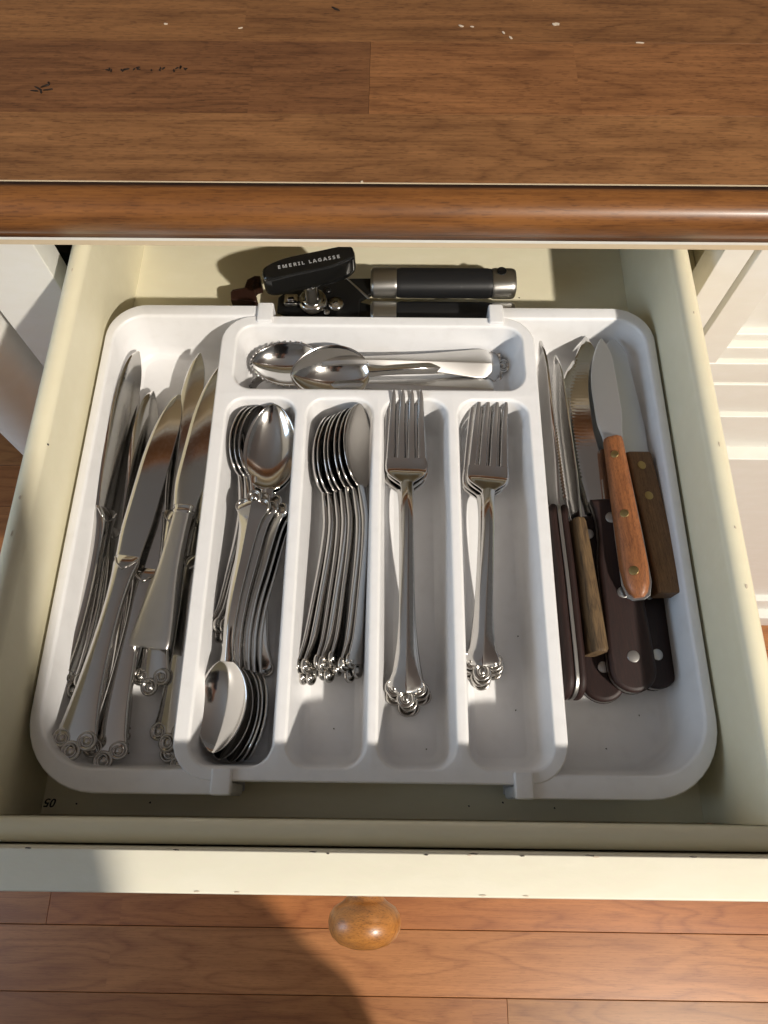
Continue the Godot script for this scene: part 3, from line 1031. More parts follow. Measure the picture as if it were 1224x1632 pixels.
func blade_mesh(L: float, w: float, th: float, lt: float, neck: float, teeth := 0.0, pitch := 0.0016, blunt := 0.55, xe := 0.0) -> ArrayMesh:
	# cutting edge towards +z, spine towards -z
	var loops := []
	var n := 60 if teeth <= 0 else int(L / pitch * 2)
	for k in n + 1:
		var x := 0.0004 + (L - 0.0004) * k / n
		var t := clampf(x / lt, 0.0, 1.0)
		var ze := -0.2 * w + 0.7 * w * pow(1.0 - pow(1.0 - t, 2.0), blunt)
		var q := smoothstep(L * 0.72, L, x)
		ze = lerpf(ze, neck * w / 2, q * q)
		var zs := -w / 2 + 0.30 * w * pow(1.0 - clampf(x / (lt * 0.5), 0.0, 1.0), 2.2)
		zs = lerpf(zs, -neck * w / 2, q)
		if teeth > 0 and x > lt * 0.25 and x < L * 0.86:
			ze -= teeth if k % 2 == 0 else 0.0
		ze = maxf(ze, zs + 0.0006)
		var b := lerpf(ze, zs, 0.13)
		var y := th / 2
		loops.append(PackedVector3Array([Vector3(x, 0.00012, ze), Vector3(x, y * 0.97, b), Vector3(x, y, lerpf(ze, zs, 0.5)), Vector3(x, y, zs + 0.0002), Vector3(x, y - 0.0002, zs), Vector3(x, -y + 0.0002, zs), Vector3(x, -y, zs + 0.0002), Vector3(x, -y, lerpf(ze, zs, 0.5)), Vector3(x, -y * 0.97, b), Vector3(x, -0.00012, ze)]))
	var s := Shape.new()
	s.loft(loops)
	return s.done()

func tube_handle(x0: float, tab: Array, n := 18, box_ := 0.75) -> ArrayMesh:
	# tab of [x, half width, half thickness]
	var loops := []
	var wt := []
	var ht := []
	for q in tab:
		wt.append([q[0], q[1]])
		ht.append([q[0], q[2]])
	var x1: float = tab[-1][0]
	for k in 41:
		var x := lerpf(x0, x1, k / 40.0)
		var w := along(wt, x)
		var h := along(ht, x)
		var l := PackedVector3Array()
		for j in n:
			var a := TAU * (j + 0.5) / n
			l.append(Vector3(x, signf(sin(a)) * pow(absf(sin(a)), box_) * h, signf(cos(a)) * pow(absf(cos(a)), box_) * w))
		loops.append(l)
	var s := Shape.new()
	s.loft(loops)
	return s.done()

func faceted_handle(tab: Array, ch: float) -> ArrayMesh:
	# eight-sided wooden handle; tab of [x, half width, half thickness]
	var loops := []
	for q in tab:
		var w: float = q[1]
		var h: float = q[2]
		var c := ch * minf(w, h)
		var l := PackedVector3Array()
		for p in [[w, h - c], [w - c, h], [-w + c, h], [-w, h - c], [-w, -h + c], [-w + c, -h], [w - c, -h], [w, -h + c]]:
			l.append(Vector3(q[0], p[1], p[0]))
		loops.append(l)
	var s := Shape.new()
	s.loft(loops)
	return s.done()

func lay(o: Node3D, tip: Vector3, end: Vector3, roll: float, L: float) -> void:
	var x := (end - tip).normalized()
	var up := (Vector3.UP - x * x.y).normalized().rotated(x, deg_to_rad(roll))
	var sc := (end - tip).length() / L
	o.transform = Transform3D(Basis(x * sc, up * sc, x.cross(up) * sc), tip)

func assemble(called: String, meshes: Dictionary, mats: Dictionary, fallback: Material) -> Node3D:
	var o := Node3D.new()
	o.name = numbered(called)
	add_child(o)
	for k in meshes:
		var bare: String = k.rstrip("0123456789")
		part(bare, meshes[k], M.scroll if bare == "scroll_end" else mats.get(bare, fallback), o)
	return o

var protos := {}

func piece(kind: String, tip: Vector3, end: Vector3, roll: float, label: String, group := "") -> Node3D:
	var p: Dictionary = protos[kind]
	var o: Node3D
	if not p.has("first"):
		o = assemble(p.name, p.meshes, p.get("mats", {}), p.mat)
		p.first = o
	else:
		o = p.first.duplicate()
		o.name = numbered(p.name)
		add_child(o)
	tag(o, label, p.category, group)
	lay(o, tip, end, roll, p.length)
	return o

func table_knife_meshes(L: float, teeth: float) -> Dictionary:
	var lb := L * 0.50
	var out := {"blade": blade_mesh(lb + 0.004, 0.0186, 0.0017, 0.058, 0.80, teeth, 0.0013, 0.50)}
	out["handle"] = tube_handle(lb, [[lb, 0.0072, 0.0014], [lb + 0.004, 0.0078, 0.0030], [lb + 0.012, 0.0068, 0.0040], [lb + 0.03, 0.0058, 0.0042], [L * 0.74, 0.0064, 0.0042], [L * 0.84, 0.0080, 0.0038], [L * 0.91, 0.0098, 0.0030], [L - 0.0118, 0.0110, 0.0022], [L - 0.0092, 0.0070, 0.0018]])
	var s := Shape.new()
	var e := scroll_end(L, 1.04, 0.0014)
	out["scroll_end"] = e
	# curled shoulder where the handle meets the blade
	s.tube(PackedVector3Array([Vector3(lb + 0.002, 0.0020, -0.0068), Vector3(lb + 0.006, 0.0034, -0.0045), Vector3(lb + 0.0095, 0.0040, 0.0), Vector3(lb + 0.006, 0.0034, 0.0045), Vector3(lb + 0.002, 0.0020, 0.0068)]), 0.0007, 5)
	out["shoulder"] = s.done()
	return out

func steak_meshes(L: float) -> Dictionary:
	var lb := 0.126
	var out := {"blade": blade_mesh(lb, 0.0262, 0.0017, 0.066, 0.80, 0.0011, 0.0026, 0.78)}
	var up := [[0.0, 0.0098], [0.010, 0.0100], [0.024, 0.0110], [0.045, 0.0124], [0.070, 0.0132], [0.095, 0.0137], [0.1075, 0.0135]]
	var dn := [[0.0, 0.0098], [0.012, 0.0080], [0.026, 0.0082], [0.040, 0.0106], [0.058, 0.0114], [0.075, 0.0120], [0.095, 0.0134], [0.1075, 0.0135]]
	var o := PackedVector2Array()
	for k in 16:
		o.append(Vector2(lb + 0.1075 * k / 16.0, along(dn, 0.1075 * k / 16.0)))
	for k in 17:
		var a := PI / 2 - PI * k / 16.0
		o.append(Vector2(lb + 0.1075 + cos(a) * 0.0135, sin(a) * 0.0135))
	for k in 16:
		var x := 0.1075 * (15 - k) / 16.0
		o.append(Vector2(lb + x, -along(up, x)))
	var s := Shape.new()
	s.plate(o, -0.0011, 0.0011, 0.0003, 1)
	out["tang"] = s.done()
	for q in 2:
		s = Shape.new()
		if q == 0:
			s.plate(o, 0.0011, 0.0064, 0.0026, 4)
		else:
			s.plate(o, -0.0064, -0.0011, 0.0026, 4)
		out["handle_scale" if q == 0 else "handle_scale_back"] = s.done()
	for x in [0.0135, 0.062, 0.1005]:
		out["rivet%d" % out.size()] = rivet(0.0067, 0.0036, Vector3(lb + x, 0, -0.001))
	return out

const SHIFT := 0.0

func build_cutlery() -> void:
	var st: Material = M.steel
	protos = {
		"table_spoon": {"name": "tablespoon", "category": "spoon", "length": 0.186, "mat": st, "meshes": spoon_meshes(0.186, 0.061, 0.0182, 0.0080)},
		"tea_spoon": {"name": "teaspoon", "category": "spoon", "length": 0.160, "mat": st, "meshes": spoon_meshes(0.160, 0.0520, 0.0154, 0.0066)},
		"fruit_spoon": {"name": "serrated_spoon", "category": "spoon", "length": 0.172, "mat": M.worn, "mats": {"bowl": M.chrome}, "meshes": spoon_meshes(0.172, 0.050, 0.0168, 0.0075, false)},
		"serving_spoon": {"name": "large_spoon", "category": "spoon", "length": 0.160, "mat": st, "meshes": spoon_meshes(0.160, 0.0560, 0.0200, 0.0085)},
		"big_fork": {"name": "dinner_fork", "category": "fork", "length": 0.205, "mat": st, "meshes": fork_meshes(0.205, 1.0)},
		"small_fork": {"name": "salad_fork", "category": "fork", "length": 0.186, "mat": st, "meshes": fork_meshes(0.186, 1.0)},
		"knife": {"name": "table_knife", "category": "knife", "length": 0.238, "mat": st, "meshes": table_knife_meshes(0.238, 0.0)},
		"toothed_knife": {"name": "serrated_table_knife", "category": "knife", "length": 0.238, "mat": st, "meshes": table_knife_meshes(0.238, 0.0005)},
		"steak": {"name": "steak_knife", "category": "knife", "length": 0.2475, "mat": M.rosewood, "mats": {"blade": M.steel, "tang": M.dull, "rivet": M.dull}, "meshes": steak_meshes(0.2475)},
	}
	# beaded teeth of the serrated spoons
	var sp: Dictionary = protos.fruit_spoon
	var s := Shape.new()
	for k in 26:
		var a := lerpf(-2.0, 2.0, k / 25.0)
		var x := 0.025 - cos(a) * 0.0252
		var t := pow(clampf(x / 0.05, 0.0, 1.0), 1.13)
		var z := signf(a) * 0.0169 * pow(maxf(0.0, 1.0 - pow(2 * t - 1, 2)), 0.52)
		s.lathe([[0.0001, -0.0010], [0.0008, -0.0006], [0.0011, 0.0], [0.0008, 0.0006], [0.0001, 0.0010]], 8, Transform3D(Basis.IDENTITY, Vector3(x, -0.0006, z)))
	sp.meshes["teeth"] = s.done()
	sp.mats["teeth"] = M.chrome
	left_tray()
	spoons()
	forks()
	right_tray()

func mm(a: float, b: float, c: float) -> Vector3:
	return Vector3(a, b, c) * 0.001

func left_tray() -> void:
	var g := "table knives in the left side tray"
	piece("knife", mm(18, 26, -302), mm(13, 16, -58), -56, "table knife on edge along the left wall, leftmost with the longest reach", g)
	piece("knife", mm(18, 17, -281), mm(19, 11, -58), -66, "table knife on edge, second from the left wall, dark reflection in its blade", g)
	piece("knife", mm(28, 14, -276), mm(40, 8, -26), -46, "table knife whose pale tip shows just left of the wide brown reflecting blade", g)
	piece("toothed_knife", mm(55, 15, -262), mm(39, 20, -18), -8, "serrated table knife directly beneath the wide brown reflecting blade", g)
	piece("knife", mm(50, 21, -268), mm(25, 33, -22), -1, "table knife lying flat on top, wide blade reflecting brown wood", g)
	piece("knife", mm(62, 24, -300), mm(58, 12, -61), 10, "table knife with tall pale tip, crossed by the plain broad-handled knife", g)
	piece("knife", mm(78, 15, -272), mm(73, 11, -29), 14, "table knife at the right of the left tray, scroll end beside the divider", g)
	piece("knife", mm(86, 8, -258), mm(80, 8, -17), 4, "table knife lowest against the divider, scroll end half under the tray rim", g)
	# plain knife with a broad flaring handle
	var L := 0.205
	var lb := 0.112
	var o := assemble("plain_table_knife", {
		"blade": blade_mesh(lb + 0.004, 0.0230, 0.0017, 0.055, 0.70, 0.0, 0.0016, 0.6),
		"handle": tube_handle(lb + 0.006, [[lb + 0.006, 0.0058, 0.0040], [lb + 0.020, 0.0060, 0.0040], [lb + 0.045, 0.0074, 0.0036], [L - 0.018, 0.0118, 0.0030], [L - 0.003, 0.0136, 0.0029], [L, 0.0128, 0.0022]], 20, 0.45),
		"collar": tube_handle(lb, [[lb, 0.0062, 0.0028], [lb + 0.001, 0.0070, 0.0044], [lb + 0.003, 0.0066, 0.0042], [lb + 0.005, 0.0070, 0.0046], [lb + 0.0062, 0.0062, 0.0042]], 20, 0.6),
	}, {"handle": M.worn}, M.steel)
	tag(o, "plain table knife with a broad smooth flaring handle and collar ring", "knife")
	lay(o, mm(83, 30, -291), mm(58, 25, -88), 10, L)

func spoons() -> void:
	var g := "spoons nested in the first compartment"
	piece("table_spoon", mm(124, 42, -248), mm(120, 8, -68), 1, "spoon lying face up on top at the back of the first compartment", g)
	piece("table_spoon", mm(123, 38, -247.5), mm(121, 6, -66), -2, "spoon nested directly beneath the face-up spoon of the first compartment", g)
	piece("tea_spoon", mm(107, 34, -250), mm(97, 17, -93), -68, "leftmost spoon on edge against the left wall of the first compartment", g)
	piece("tea_spoon", mm(111, 35, -250), mm(101, 17, -92), -64, "second spoon on edge from the left wall of the first compartment", g)
	piece("tea_spoon", mm(115, 36, -250), mm(105, 15, -92), -58, "third spoon on edge, beside the face-up spoon of the first compartment", g)
	var r := "spoons with bowls to the front of the first compartment"
	piece("tea_spoon", mm(104, 31, -28), mm(117, 40, -186), -12, "topmost front-facing spoon with its pale bowl fully visible", r)
	piece("tea_spoon", mm(107, 25, -25), mm(122, 36, -186), -22, "spoon nested second under the pale front bowl", r)
	piece("tea_spoon", mm(112, 21, -24), mm(130, 34, -185), -40, "spoon nested third under the pale front bowl, darkest gap above it", r)
	piece("tea_spoon", mm(116, 20, -24), mm(133, 29, -182), -50, "spoon nested fourth under the pale front bowl", r)
	piece("tea_spoon", mm(120, 18, -25), mm(135.5, 24, -180), -56, "lowest and rightmost front-facing spoon, by the first divider", r)
	var t := "spoons stacked on edge in the second compartment"
	var tips := [[162, 27], [165, 29], [168.5, 31.5], [172, 34], [175.5, 36.5], [179, 39], [182, 41]]
	var ends := [[150.5, 18, -68], [156, 18, -69], [161, 18, -70], [165.5, 18, -71], [172, 18, -72], [177, 18, -70], [183, 18, -72]]
	var names := ["leftmost of the spoons on edge in the second compartment", "second from left of the spoons on edge in the second compartment", "third from left of the spoons on edge in the second compartment", "middle one of the spoons on edge in the second compartment", "fifth from left of the spoons on edge in the second compartment", "spoon just left of the visible bowl in the second compartment", "rightmost spoon of the second compartment, its bowl interior showing"]
	var jog := [[0, 0, 0, 0], [0.5, -0.6, 1.2, 3], [-0.4, 0.8, -0.8, -2], [0.6, 0.3, 1.6, 4], [-0.6, -0.5, -1.2, -3], [0.3, 0.9, 0.6, 2], [0, 0, 0, 0]]
	for k in 7:
		piece("table_spoon", mm(tips[k][0] + jog[k][0], tips[k][1], -248.0 - k * 0.2 + absf(jog[k][1])), mm(ends[k][0] + jog[k][1] * 1.6, ends[k][1], ends[k][2] + jog[k][2]), -70 + k * 1.5 + jog[k][3], names[k], t)
	# back compartment
	piece("serving_spoon", mm(132, 32, -277), mm(289, 11, -301), 26, "large smooth-rimmed spoon lying across the back compartment, scroll end at right")
	piece("fruit_spoon", mm(102, 25, -292), mm(274, 20, -296), 14, "serrated spoon with beaded rim, upper one in the back compartment", "serrated spoons in the back compartment")
	piece("fruit_spoon", mm(100, 12, -281), mm(275, 15, -277), 6, "serrated spoon half hidden under the large spoon of the back compartment", "serrated spoons in the back compartment")

func forks() -> void:
	var g := "dinner forks stacked in the third compartment"
	var n := ["topmost dinner fork of the stack in the third compartment", "second dinner fork from the top in the third compartment", "third dinner fork from the top in the third compartment", "bottom dinner fork of the stack in the third compartment"]
	for k in 4:
		piece("big_fork", mm(213 - k * [0.0, 0.3, 1.6, 1.0][k], 48 - k * 2.9, -257 + k * 1.0), mm(212.5 + [0.0, 1.8, 1.0, 3.6][k], 20 - k * 3.9, -55 + [0.0, 1.6, 4.2, 3.4][k]), [-3, 1, -2, 3][k], n[k], g)
	var h := "salad forks stacked in the fourth compartment"
	var m := ["topmost salad fork of the stack in the fourth compartment", "second salad fork from the top in the fourth compartment", "third salad fork from the top in the fourth compartment", "bottom salad fork of the stack in the fourth compartment"]
	for k in 4:
		piece("small_fork", mm(270 - [0.0, 1.0, 3.8, 4.2][k], 43 - k * 2.8, -254 + k * 0.6), mm(257.5 + [0.0, 0.9, -0.5, 0.8][k], 21 - k * 3.4, -71 + [0.0, 1.8, 2.2, 4.0][k]), [-2, 2, -1, 2][k], m[k], h)

func right_tray() -> void:
	var g := "rosewood steak knives in the right side tray"
	piece("steak", mm(330, 13, -304), mm(332, 12, -60), 10, "dark rosewood steak knife lying lowest, rounded butt left of the others", g)
	piece("steak", mm(361, 13, -312), mm(364, 12, -68), -6, "dark rosewood steak knife lying low at right, half hidden by others", g)
	piece("steak", mm(336, 28, -314), mm(347, 23, -64), 4, "dark rosewood steak knife on top, wide blade with toothed left edge", g)
	piece("steak", mm(306, 30, -306), mm(309.5, 21, -60), 80, "dark rosewood steak knife standing on edge against the centre tray", g)
	# thin knife with a bleached handle, on edge
	var o := assemble("thin_steak_knife", {
		"blade": blade_mesh(0.130, 0.0165, 0.0014, 0.045, 0.7, 0.0010, 0.0026, 0.6),
		"handle": faceted_handle([[0.128, 0.0058, 0.0034], [0.130, 0.0066, 0.0040], [0.150, 0.0074, 0.0044], [0.190, 0.0086, 0.0048], [0.2135, 0.0090, 0.0050], [0.2155, 0.0078, 0.0042]], 0.45),
	}, {"handle": M.grey_wood}, M.steel)
	tag(o, "thin steak knife on edge with a bleached, cracked wooden handle", "knife")
	lay(o, mm(317, 27, -297), mm(324, 31, -86), 72, 0.2155)
	# small knife with an orange handle
	o = assemble("paring_knife", {
		"blade": blade_mesh(0.0805, 0.0172, 0.0012, 0.044, 0.74, 0.0, 0.0016, 0.72),
		"tang": faceted_handle([[0.080, 0.0060, 0.0008], [0.150, 0.0084, 0.0008], [0.180, 0.0088, 0.0008], [0.1885, 0.0066, 0.0008], [0.1905, 0.0030, 0.0008]], 0.2),
		"handle": faceted_handle([[0.0800, 0.0056, 0.0048], [0.0825, 0.0062, 0.0056], [0.125, 0.0074, 0.0064], [0.170, 0.0084, 0.0066], [0.181, 0.0074, 0.0060], [0.1865, 0.0054, 0.0048], [0.189, 0.0030, 0.0030]], 0.55),
		"rivet1": rivet(0.0062, 0.0026, Vector3(0.094, 0, 0)), "rivet2": rivet(0.0066, 0.0028, Vector3(0.136, 0, 0)), "rivet3": rivet(0.0067, 0.0030, Vector3(0.1735, 0, 0)),
	}, {"handle": M.orange_wood, "rivet": M.brass, "tang": M.dull}, M.pale_blade)
	tag(o, "paring knife with an orange-brown faceted wooden handle and rounded butt", "knife")
	lay(o, mm(346, 36, -306), mm(351.5, 38, -117), 24, 0.1905)
	# worn knife with a square butt
	o = assemble("worn_kitchen_knife", {
		"blade": blade_mesh(0.0955, 0.0225, 0.0013, 0.036, 0.84, 0.0005, 0.0022, 0.55),
		"handle": faceted_handle([[0.0950, 0.0084, 0.0050], [0.0965, 0.0088, 0.0056], [0.140, 0.0088, 0.0060], [0.178, 0.0098, 0.0064], [0.1915, 0.0100, 0.0062], [0.1925, 0.0092, 0.0056]], 0.28),
		"rivet1": rivet(0.0061, 0.0030, Vector3(0.1055, 0, 0.001)), "rivet2": rivet(0.0061, 0.0030, Vector3(0.1275, 0, 0.001)),
	}, {"handle": M.ebony, "rivet": M.brass}, M.pale_blade)
	tag(o, "kitchen knife with a worn dark square-ended wooden handle and brass rivets", "knife")
	lay(o, mm(357, 29, -312), mm(372, 32, -122), -8, 0.1925)

func rivet(h: float, r: float, c: Vector3) -> ArrayMesh:
	var s := Shape.new()
	s.lathe([[0.0001, -h], [r * 0.95, -h], [r, -h + 0.0003], [r, h - 0.0003], [r * 0.9, h + 0.0001], [0.0001, h + 0.0001]], 18, Transform3D(Basis.IDENTITY, c))
	return s.done()

# ---------------------------------------------------------------- what stands outside the frame and gives light or shade
func build_lamp_and_window(lamp_at: Vector3) -> void:
	var l := thing("ceiling_lamp", "small round white ceiling downlight above and to the right of the drawer", "ceiling lamp")
	l.position = lamp_at
	var s := Shape.new()
	s.lathe([[0.037, 0.004], [0.055, 0.000], [0.062, 0.004], [0.062, 0.010], [0.045, 0.014], [0.045, 0.09], [0.0001, 0.09]], 32)
	part("housing", s.done(false), M.white, l)
	s = Shape.new()
	s.lathe([[0.0001, 0.008], [0.036, 0.008], [0.036, 0.012], [0.0001, 0.012]], 32)
	var g := plain("glowing lamp glass", Color(1, 1, 1), 0.5)
	g.emission_enabled = true
	g.emission = lin(1.0, 0.9, 0.76)
	g.emission_energy_multiplier = 6.0
	part("lamp_glass", s.done(), g, l)
	var ce := part("ceiling", boxes([[Vector3(-1.9, 0.0, -2.0), Vector3(2.4, 0.08, 2.2)]]), plain("grey ceiling paint", lin(0.55, 0.54, 0.52), 0.8), self, Vector3(0, 1.80, 0))
	ce.set_meta("kind", "structure")
	var wl := Node3D.new()
	wl.name = "wall"
	wl.set_meta("kind", "structure")
	add_child(wl)
	for q in [[Vector3(-1.96, -0.72, -2.0), Vector3(-1.80, -0.001, 2.2)], [Vector3(-1.96, 1.2405, -2.0), Vector3(-1.80, 1.7995, 2.2)], [Vector3(-1.96, -0.0008, -2.0), Vector3(-1.80, 1.2403, -0.1705)], [Vector3(-1.96, -0.0008, 0.8705), Vector3(-1.80, 1.2403, 2.2)]]:
		part("wall_section", boxes([q]), M.white, wl)
	var w := thing("window", "white framed window with bluish daylight far to the left of the drawer", "window")
	w.position = Vector3(-1.80, 0.62, 0.35)
	var fr := [[Vector3(-0.03, -0.62, -0.52), Vector3(0.03, -0.56, 0.52)], [Vector3(-0.03, 0.56, -0.52), Vector3(0.03, 0.62, 0.52)], [Vector3(-0.03, -0.5598, -0.52), Vector3(0.03, 0.5598, -0.46)], [Vector3(-0.03, -0.5598, 0.46), Vector3(0.03, 0.5598, 0.52)]]
	for q in fr:
		part("frame", boxes([q]), M.white, w)
	var gl := plain("daylit window pane", Color(0.6, 0.75, 1.0), 0.3)
	gl.emission_enabled = true
	gl.emission = lin(0.58, 0.78, 1.0)
	gl.emission_energy_multiplier = 0.8
	part("pane", boxes([[Vector3(-0.012, -0.5596, -0.4598), Vector3(-0.008, 0.5596, 0.4598)]], 0.0005), gl, w)

# a person as one surface: tapered bones joined by a smooth minimum and meshed as surface nets
func flesh(s: Shape, cols: PackedColorArray, bones: Array, cell: float, blend: float) -> void:
	var lo := Vector3.ONE * 1e9
	var hi := -lo
	for b in bones:
		var r := maxf(b[2], b[3]) + 2.5 * cell
		for p in [b[0], b[1]]:
			lo = lo.min(p - Vector3.ONE * r)
			hi = hi.max(p + Vector3.ONE * r)
	var n := Vector3i(((hi - lo) / cell).ceil()) + Vector3i.ONE
	var f := PackedFloat32Array()
	f.resize(n.x * n.y * n.z)
	f.fill(1.0)
	var who := PackedByteArray()
	who.resize(f.size())
	var best := PackedFloat32Array()
	best.resize(f.size())
	best.fill(1e9)
	for bi in bones.size():
		var b: Array = bones[bi]
		var a: Vector3 = b[0]
		var ab: Vector3 = b[1] - a
		var l2 := maxf(ab.length_squared(), 1e-9)
		var r := maxf(b[2], b[3]) + blend + 2 * cell
		var i0 := Vector3i(((a.min(b[1]) - Vector3.ONE * r - lo) / cell).floor()).clamp(Vector3i.ZERO, n - Vector3i.ONE)
		var i1 := Vector3i(((a.max(b[1]) + Vector3.ONE * r - lo) / cell).ceil()).clamp(Vector3i.ZERO, n - Vector3i.ONE)
		for z in range(i0.z, i1.z + 1):
			for y in range(i0.y, i1.y + 1):
				var at := (z * n.y + y) * n.x
				for x in range(i0.x, i1.x + 1):
					var p := lo + Vector3(x, y, z) * cell - a
					var t := clampf(p.dot(ab) / l2, 0.0, 1.0)
					var d: float = (p - ab * t).length() - lerpf(b[2], b[3], t)
					var k := at + x
					if d < best[k]:
						best[k] = d
						who[k] = bi
					var h := maxf(blend - absf(d - f[k]), 0.0) / blend
					f[k] = minf(f[k], d) - h * h * blend * 0.25
	var idx := {}
	for z in n.z - 1:
		for y in n.y - 1:
			for x in n.x - 1:
				var k := (z * n.y + y) * n.x + x
				var inside := 0
				for c in 8:
					if f[k + (c & 1) + ((c >> 1) & 1) * n.x + (c >> 2) * n.x * n.y] < 0:
						inside += 1
				if inside == 0 or inside == 8:
					continue
				var sum := Vector3.ZERO
				var m := 0
				for c in 8:
					for ax in 3:
						if c & (1 << ax):
							continue
						var c2 := c | (1 << ax)
						var v0 := f[k + (c & 1) + ((c >> 1) & 1) * n.x + (c >> 2) * n.x * n.y]
						var v1 := f[k + (c2 & 1) + ((c2 >> 1) & 1) * n.x + (c2 >> 2) * n.x * n.y]
						if (v0 < 0) != (v1 < 0):
							var p := Vector3(c & 1, (c >> 1) & 1, c >> 2)
							p[ax] += v0 / (v0 - v1)
							sum += p
							m += 1
				idx[k] = s.v.size()
				s.v.append(lo + (Vector3(x, y, z) + sum / m) * cell)
				cols.append(bones[who[k]][4])
	var st := [1, n.x, n.x * n.y]
	for k in idx:
		for ax in 3:
			var u: int = st[(ax + 1) % 3]
			var w: int = st[(ax + 2) % 3]
			var v0 := f[k]
			var v1 := f[k + st[ax]]
			if (v0 < 0) == (v1 < 0):
				continue
			if not (idx.has(k - u) and idx.has(k - w) and idx.has(k - u - w)):
				continue
			if v0 < 0:
				s.quad(idx[k], idx[k - u], idx[k - u - w], idx[k - w])
			else:
				s.quad(idx[k], idx[k - w], idx[k - u - w], idx[k - u])

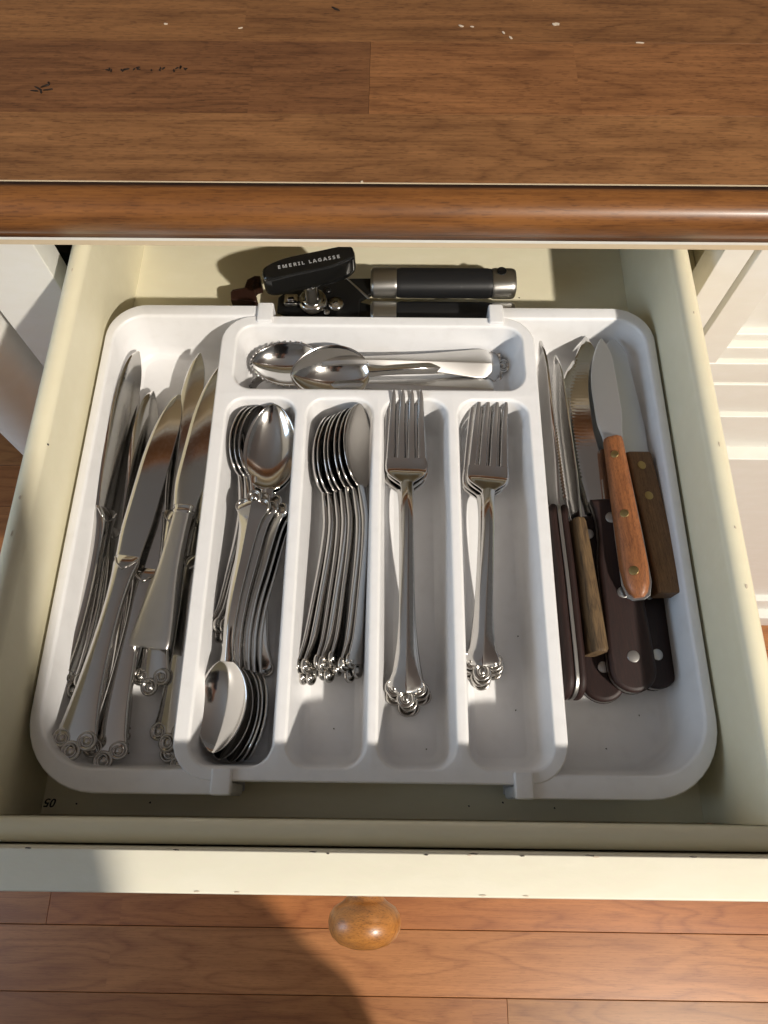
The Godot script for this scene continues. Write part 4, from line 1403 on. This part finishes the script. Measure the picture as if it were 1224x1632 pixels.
func build_person() -> void:
	var o := thing("person", "person in dark pullover and jeans bending over the drawer, holding a phone", "person")
	var knit := Color(0.022, 0.022, 0.028)
	var jean := Color(0.030, 0.040, 0.075)
	var skin := Color(0.46, 0.26, 0.18)
	var shoe := Color(0.02, 0.018, 0.016)
	var dark := Color(0.03, 0.02, 0.015)
	var v := func(x, y, z): return Vector3(x, y, z)
	var bones := []
	for sx in [-1.0, 1.0]:
		var m := func(x, y, z): return Vector3(0.27 + sx * x, y, z)
		var e := Vector3(0.35, 0.40, 0.39) if sx > 0 else Vector3(0.085, 0.425, 0.37)
		var wr := Vector3(0.285, 0.425, 0.165) if sx > 0 else Vector3(0.135, 0.440, 0.125)
		bones.append_array([
			[m.call(0.055, 0.17, 0.50), m.call(0.085, 0.10, 0.49), 0.105, 0.098, jean],
			[m.call(0.09, 0.10, 0.49), m.call(0.095, -0.26, 0.475), 0.092, 0.062, jean],
			[m.call(0.095, -0.26, 0.475), m.call(0.10, -0.62, 0.52), 0.060, 0.044, jean],
			[m.call(0.10, -0.66, 0.53), m.call(0.115, -0.685, 0.38), 0.042, 0.034, shoe],
			[m.call(0.05, 0.34, 0.475), m.call(0.075, 0.55, 0.44), 0.115, 0.112, knit],
			[m.call(0.04, 0.20, 0.50), m.call(0.05, 0.34, 0.475), 0.115, 0.115, knit],
			[m.call(0.03, 0.665, 0.40), m.call(0.165, 0.645, 0.40), 0.060, 0.064, knit],
			[m.call(0.175, 0.64, 0.40), e, 0.058, 0.043, knit],
			[e, wr, 0.043, 0.033, knit],
			[wr, Vector3(0.215 + sx * 0.068, 0.444, 0.095), 0.027, 0.027, skin],
		])
	bones.append_array([
		[v.call(0.262, 0.69, 0.39), v.call(0.220, 0.76, 0.355), 0.052, 0.050, skin],
		[v.call(0.215, 0.845, 0.345), v.call(0.215, 0.865, 0.315), 0.083, 0.080, skin],
		[v.call(0.215, 0.80, 0.275), v.call(0.215, 0.77, 0.270), 0.052, 0.034, skin],
	])
	var s := Shape.new()
	var cols := PackedColorArray()
	flesh(s, cols, bones, 0.013, 0.03)
	# face: nose, brows, lips, ears on a finer grid
	flesh(s, cols, [
		[v.call(0.215, 0.835, 0.238), v.call(0.215, 0.800, 0.222), 0.009, 0.013, skin],
		[v.call(0.205, 0.798, 0.230), v.call(0.225, 0.798, 0.230), 0.009, 0.009, skin],
		[v.call(0.180, 0.848, 0.243), v.call(0.250, 0.848, 0.243), 0.009, 0.009, skin],
		[v.call(0.195, 0.771, 0.231), v.call(0.235, 0.771, 0.231), 0.007, 0.007, Color(0.34, 0.13, 0.10)],
	], 0.004, 0.008)
	for sx in [-1.0, 1.0]:
		flesh(s, cols, [[Vector3(0.215 + sx * 0.083, 0.855, 0.325), Vector3(0.215 + sx * 0.088, 0.815, 0.318), 0.014, 0.009, skin]], 0.004, 0.006)
		flesh(s, cols, [[Vector3(0.215 + sx * 0.031, 0.836, 0.2415), Vector3(0.215 + sx * 0.032, 0.836, 0.2415), 0.0105, 0.0105, Color(0.7, 0.7, 0.68)], [Vector3(0.215 + sx * 0.031, 0.833, 0.2345), Vector3(0.215 + sx * 0.031, 0.833, 0.234), 0.0052, 0.0052, dark]], 0.003, 0.002)
		# hand: palm, four bent fingers under the phone, thumb on its back
		var m := func(x, y, z): return Vector3(0.215 + sx * x, y, z)
		var h := [[m.call(0.068, 0.444, 0.100), m.call(0.050, 0.462, 0.060), 0.021, 0.019, skin], [m.call(0.062, 0.455, 0.080), m.call(0.056, 0.465, 0.045), 0.018, 0.014, skin]]
		for k in 4:
			var z0 := 0.075 - k * 0.019
			var ln: float = [0.88, 1.0, 0.95, 0.75][k]
			h.append([m.call(0.056, 0.464 + (0.06 - z0) * 0.1, z0), m.call(0.046, 0.480, z0 - 0.006), 0.0095, 0.0088, skin])
			h.append([m.call(0.046, 0.480, z0 - 0.006), m.call(0.046 - 0.022 * ln, 0.486 + (0.05 - z0) * 0.35, z0 - 0.010), 0.0088, 0.008, skin])
			h.append([m.call(0.046 - 0.022 * ln, 0.486 + (0.05 - z0) * 0.35, z0 - 0.010), m.call(0.046 - 0.038 * ln, 0.482 + (0.05 - z0) * 0.35, z0 - 0.012), 0.008, 0.0068, skin])
		h.append([m.call(0.060, 0.452, 0.088), m.call(0.040, 0.468, 0.086), 0.013, 0.010, skin])
		h.append([m.call(0.040, 0.468, 0.086), m.call(0.020, 0.474, 0.074), 0.010, 0.0078, skin])
		flesh(s, cols, h, 0.004, 0.007)
	var mesh := s.done()
	var arr := mesh.surface_get_arrays(0)
	arr[Mesh.ARRAY_COLOR] = cols
	var am := ArrayMesh.new()
	am.add_surface_from_arrays(Mesh.PRIMITIVE_TRIANGLES, arr)
	var mt := plain("skin and cloth", Color(1, 1, 1), 0.8)
	mt.vertex_color_use_as_albedo = true
	part("body", am, mt, o)
	s = Shape.new()
	var hc := PackedColorArray()
	flesh(s, hc, [[v.call(0.215, 0.872, 0.352), v.call(0.215, 0.895, 0.330), 0.088, 0.078, dark], [v.call(0.215, 0.83, 0.385), v.call(0.215, 0.80, 0.39), 0.070, 0.055, dark], [v.call(0.160, 0.905, 0.290), v.call(0.270, 0.905, 0.290), 0.040, 0.040, dark]], 0.010, 0.02)
	part("hair", s.done(), plain("dark hair", lin(0.025, 0.016, 0.012), 0.6), o)
	var ph := thing("phone", "thin dark phone held flat above the drawer in both hands", "phone")
	ph.transform = Transform3D(Basis(CAM_R, CAM_U, CAM_B), Vector3(0.2015, 0.45, 0.0) - CAM_U * 0.055 + CAM_R * 0.022 + CAM_B * 0.009)
	part("body", boxes([[Vector3(-0.036, -0.073, -0.004), Vector3(0.036, 0.073, 0.004)]], 0.002), M.black_gloss, ph)
